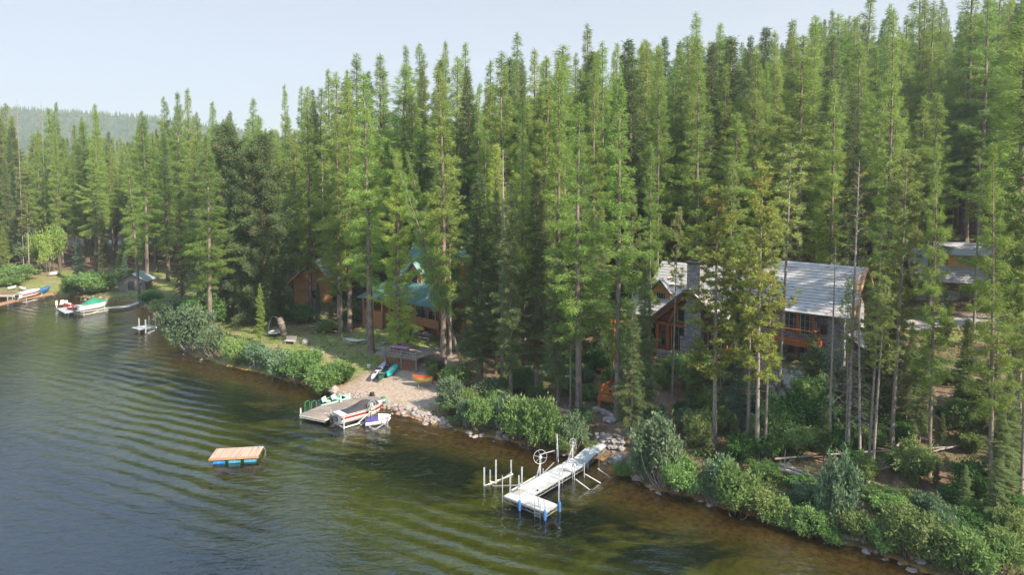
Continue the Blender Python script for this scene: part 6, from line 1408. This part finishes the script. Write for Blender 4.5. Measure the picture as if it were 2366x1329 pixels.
# stones along the water
protos=[mesh_of('shore_stone',MB().blob((0,0,0),(1,.8,.55),k+30,nz=.2),[mRock if k%2 else mRockG]) for k in range(6)]
def stone(x,y,r_,lab,grp,z=None):
    o=D.objects.new('shore_stone',rg.choice(protos)); COL.objects.link(o); o.location=(x,y,max(-.05,H1(x,y)) if z is None else z); o.rotation_euler=(rg.uniform(-.2,.2),rg.uniform(-.2,.2),rg.uniform(0,6)); o.scale=(r_,r_,r_); tag(o,lab,'stone',grp)
vis=SHORE[(SHORE[:,0]>-90)&(SHORE[:,0]<26)]
for k in range(170):
    s=rg.uniform(0,len(vis)-1.01); i=int(s); q=vis[i]+(vis[i+1]-vis[i])*(s-i); side=rg.uniform(-.5,.9); stone(q[0]+rg.uniform(-.3,.3)+side*.5,q[1]+side*.8,rg.uniform(.1,.34),'reddish-brown stone lying at the lake edge','stones along the lake edge')
for k in range(110):
    x,y,z=G(rg.uniform(782,850),rg.uniform(906,932)); stone(x,y,rg.uniform(.06,.2),'small pale stone in the pebble heap at the left of the beach','pebbles at the left of the beach',z)
for k in range(80):
    s=rg.random(); x,y,z=G(890+s*150+rg.uniform(-8,8),935+s*48+rg.uniform(-9,7)); stone(x,y,rg.uniform(.12,.36),'grey stone in the rock edge right of the weathered dock','stones right of the weathered dock',max(z,0))
# ---------------------------------------------------------------- far ridge
def ridge():
    rs=np.random.RandomState(3); nx,ny=260,40; u=np.linspace(-1.25,.2,nx); Yd=np.linspace(900,1400,ny); v=[];f=[]
    prof=np.interp((u*FPX+CX),[-900,-300,0,120,230,330,420,700,1500],[205,228,240,247,255,264,274,335,395])
    for j,yy in enumerate(Yd):
        t=j/(ny-1); w=math.sin(min(1,t*1.6)*math.pi/2)
        for i in range(nx):
            top=CH+(YH-prof[i])/FPX*1080
            z=-2+(top+2)*w*(1-.5*max(0,t-.7)); z+=w*(2.2*wob(np.array(u[i]*1080),np.array(yy),.02)+1.2*rs.rand()*(1+w))
            v.append((u[i]*yy*.96,yy,float(z)))
    for j in range(ny-1):
        for i in range(nx-1):
            a=j*nx+i; f.append((a,a+1,a+nx+1,a+nx))
    mb=MB(); mb.add(v,f); m=M('ridge_forest',(.035,.06,.028),(.07,.095,.04),.03,.95,contrast=(.4,.6))
    struct('hills',mesh_of('hills',mb,m))
    # conifers along its crest, far too many and too small to count
    rs=np.random.RandomState(9); n=8000; k=rs.randint(0,nx,n); j=(rs.rand(n)**1.3*(ny-1)).astype(int); idx=j*nx+k; p=np.array(v)[idx]+rs.normal(size=(n,3))*np.array([3,6,0])
    h=rs.uniform(6,10,n); tri=[]
    for a in (0,1.05,2.1):
        d=np.array([math.cos(a),math.sin(a),0]); r=(h*.16)[:,None]*d; top=p+np.array([0,0,1.])*h[:,None]; tri.append(np.stack([p-r,p+r,top],1))
    tri=np.concatenate(tri); me=build('ridge_trees',tri,rs.rand(len(tri)),[],[mFir]); o=struct('ridge_trees',me,'stuff'); o['label']='tiny conifers covering the hazy ridge'; o['category']='forest'
ridge()
# ---------------------------------------------------------------- air
HAZE=0.00033
def haze():
    mb=MB(); mb.box(-1850,900,-60,1460,-12,260)
    m,nt,N,L=newmat('haze_air'); out=nd(nt,'ShaderNodeOutputMaterial'); v=nd(nt,'ShaderNodeVolumePrincipled',inp={'Density':HAZE,'Anisotropy':.2}); v.inputs['Color'].default_value=(.90,.96,1,1)
    L.new(v.outputs[0],out.inputs['Volume']); o=struct('haze',mesh_of('haze',mb,m),'stuff'); o['label']='thin pale summer haze in the air over the lake and forest'; o['category']='haze'; o.display_type='BOUNDS'
haze()
# ---------------------------------------------------------------- sky, sun, camera
SUN_EL=R(36); SUN_AZ=math.atan2(.78,-.63)   # from the right, a little behind the camera
w=D.worlds.new('World'); SC.world=w; w.use_nodes=True; nt=w.node_tree; nt.nodes.clear()
out=nd(nt,'ShaderNodeOutputWorld'); bg=nd(nt,'ShaderNodeBackground',inp={'Strength':.13}); nt.links.new(bg.outputs[0],out.inputs[0])
sk=nd(nt,'ShaderNodeTexSky',sky_type='NISHITA',sun_disc=False,sun_elevation=SUN_EL,sun_rotation=SUN_AZ,air_density=1.,dust_density=1.4,ozone_density=1.2,altitude=900)
# summer haze evens the sky out; faint thin cloud high up
tc=nd(nt,'ShaderNodeTexCoord'); mp=nd(nt,'ShaderNodeMapping'); mp.inputs['Scale'].default_value=(1,1,4.5); nt.links.new(tc.outputs['Generated'],mp.inputs[0])
nz=nd(nt,'ShaderNodeTexNoise',inp={'Scale':2.3,'Detail':4.,'Roughness':.5}); nt.links.new(mp.outputs[0],nz.inputs['Vector'])
cr=nd(nt,'ShaderNodeMapRange',inp={1:.55,2:.75,3:0.,4:.6}); nt.links.new(nz.outputs['Fac'],cr.inputs[0])
hz=nd(nt,'ShaderNodeMix',data_type='RGBA'); nt.links.new(cr.outputs[0],hz.inputs[0]); hz.inputs[6].default_value=(1.46,1.50,1.57,1); hz.inputs[7].default_value=(1.60,1.60,1.68,1)
sp=nd(nt,'ShaderNodeSeparateXYZ'); nt.links.new(tc.outputs['Generated'],sp.inputs[0]); ev=nd(nt,'ShaderNodeMapRange',inp={1:.25,2:.45}); nt.links.new(sp.outputs[2],ev.inputs[0])
zn=nd(nt,'ShaderNodeMix',data_type='RGBA'); nt.links.new(ev.outputs[0],zn.inputs[0]); nt.links.new(hz.outputs[2],zn.inputs[6]); zn.inputs[7].default_value=(1.9,2.6,3.7,1)
mx=nd(nt,'ShaderNodeMix',data_type='RGBA'); mx.inputs[0].default_value=.86; nt.links.new(sk.outputs[0],mx.inputs[6]); nt.links.new(zn.outputs[2],mx.inputs[7]); nt.links.new(mx.outputs[2],bg.inputs[0])
ld=D.lights.new('sun','SUN'); ld.energy=3.5; ld.angle=R(.6); ld.color=(1,.89,.74); lo=D.objects.new('sun',ld); COL.objects.link(lo)
sd=Vector((math.sin(SUN_AZ)*math.cos(SUN_EL),math.cos(SUN_AZ)*math.cos(SUN_EL),math.sin(SUN_EL))); lo.rotation_euler=sd.to_track_quat('Z','Y').to_euler(); lo.location=(60,-40,80)
cd=D.cameras.new('camera'); co=D.objects.new('camera',cd); COL.objects.link(co); co.location=(0,0,CH); co.rotation_euler=(R(90)-PIT,0,0)
cd.sensor_width=36; cd.lens=36*FPX/2366; cd.shift_y=-(664.5-CY)/2366.; cd.clip_end=6000; cd.clip_start=.5
SC.camera=co
SC.view_settings.view_transform='Standard'; SC.view_settings.look='None'; SC.view_settings.exposure=1.64; SC.view_settings.gamma=1
SC.render.engine='CYCLES'; SC.cycles.max_bounces=8; SC.cycles.transparent_max_bounces=12; SC.cycles.volume_bounces=0
SC.render.resolution_x=1024; SC.render.resolution_y=576
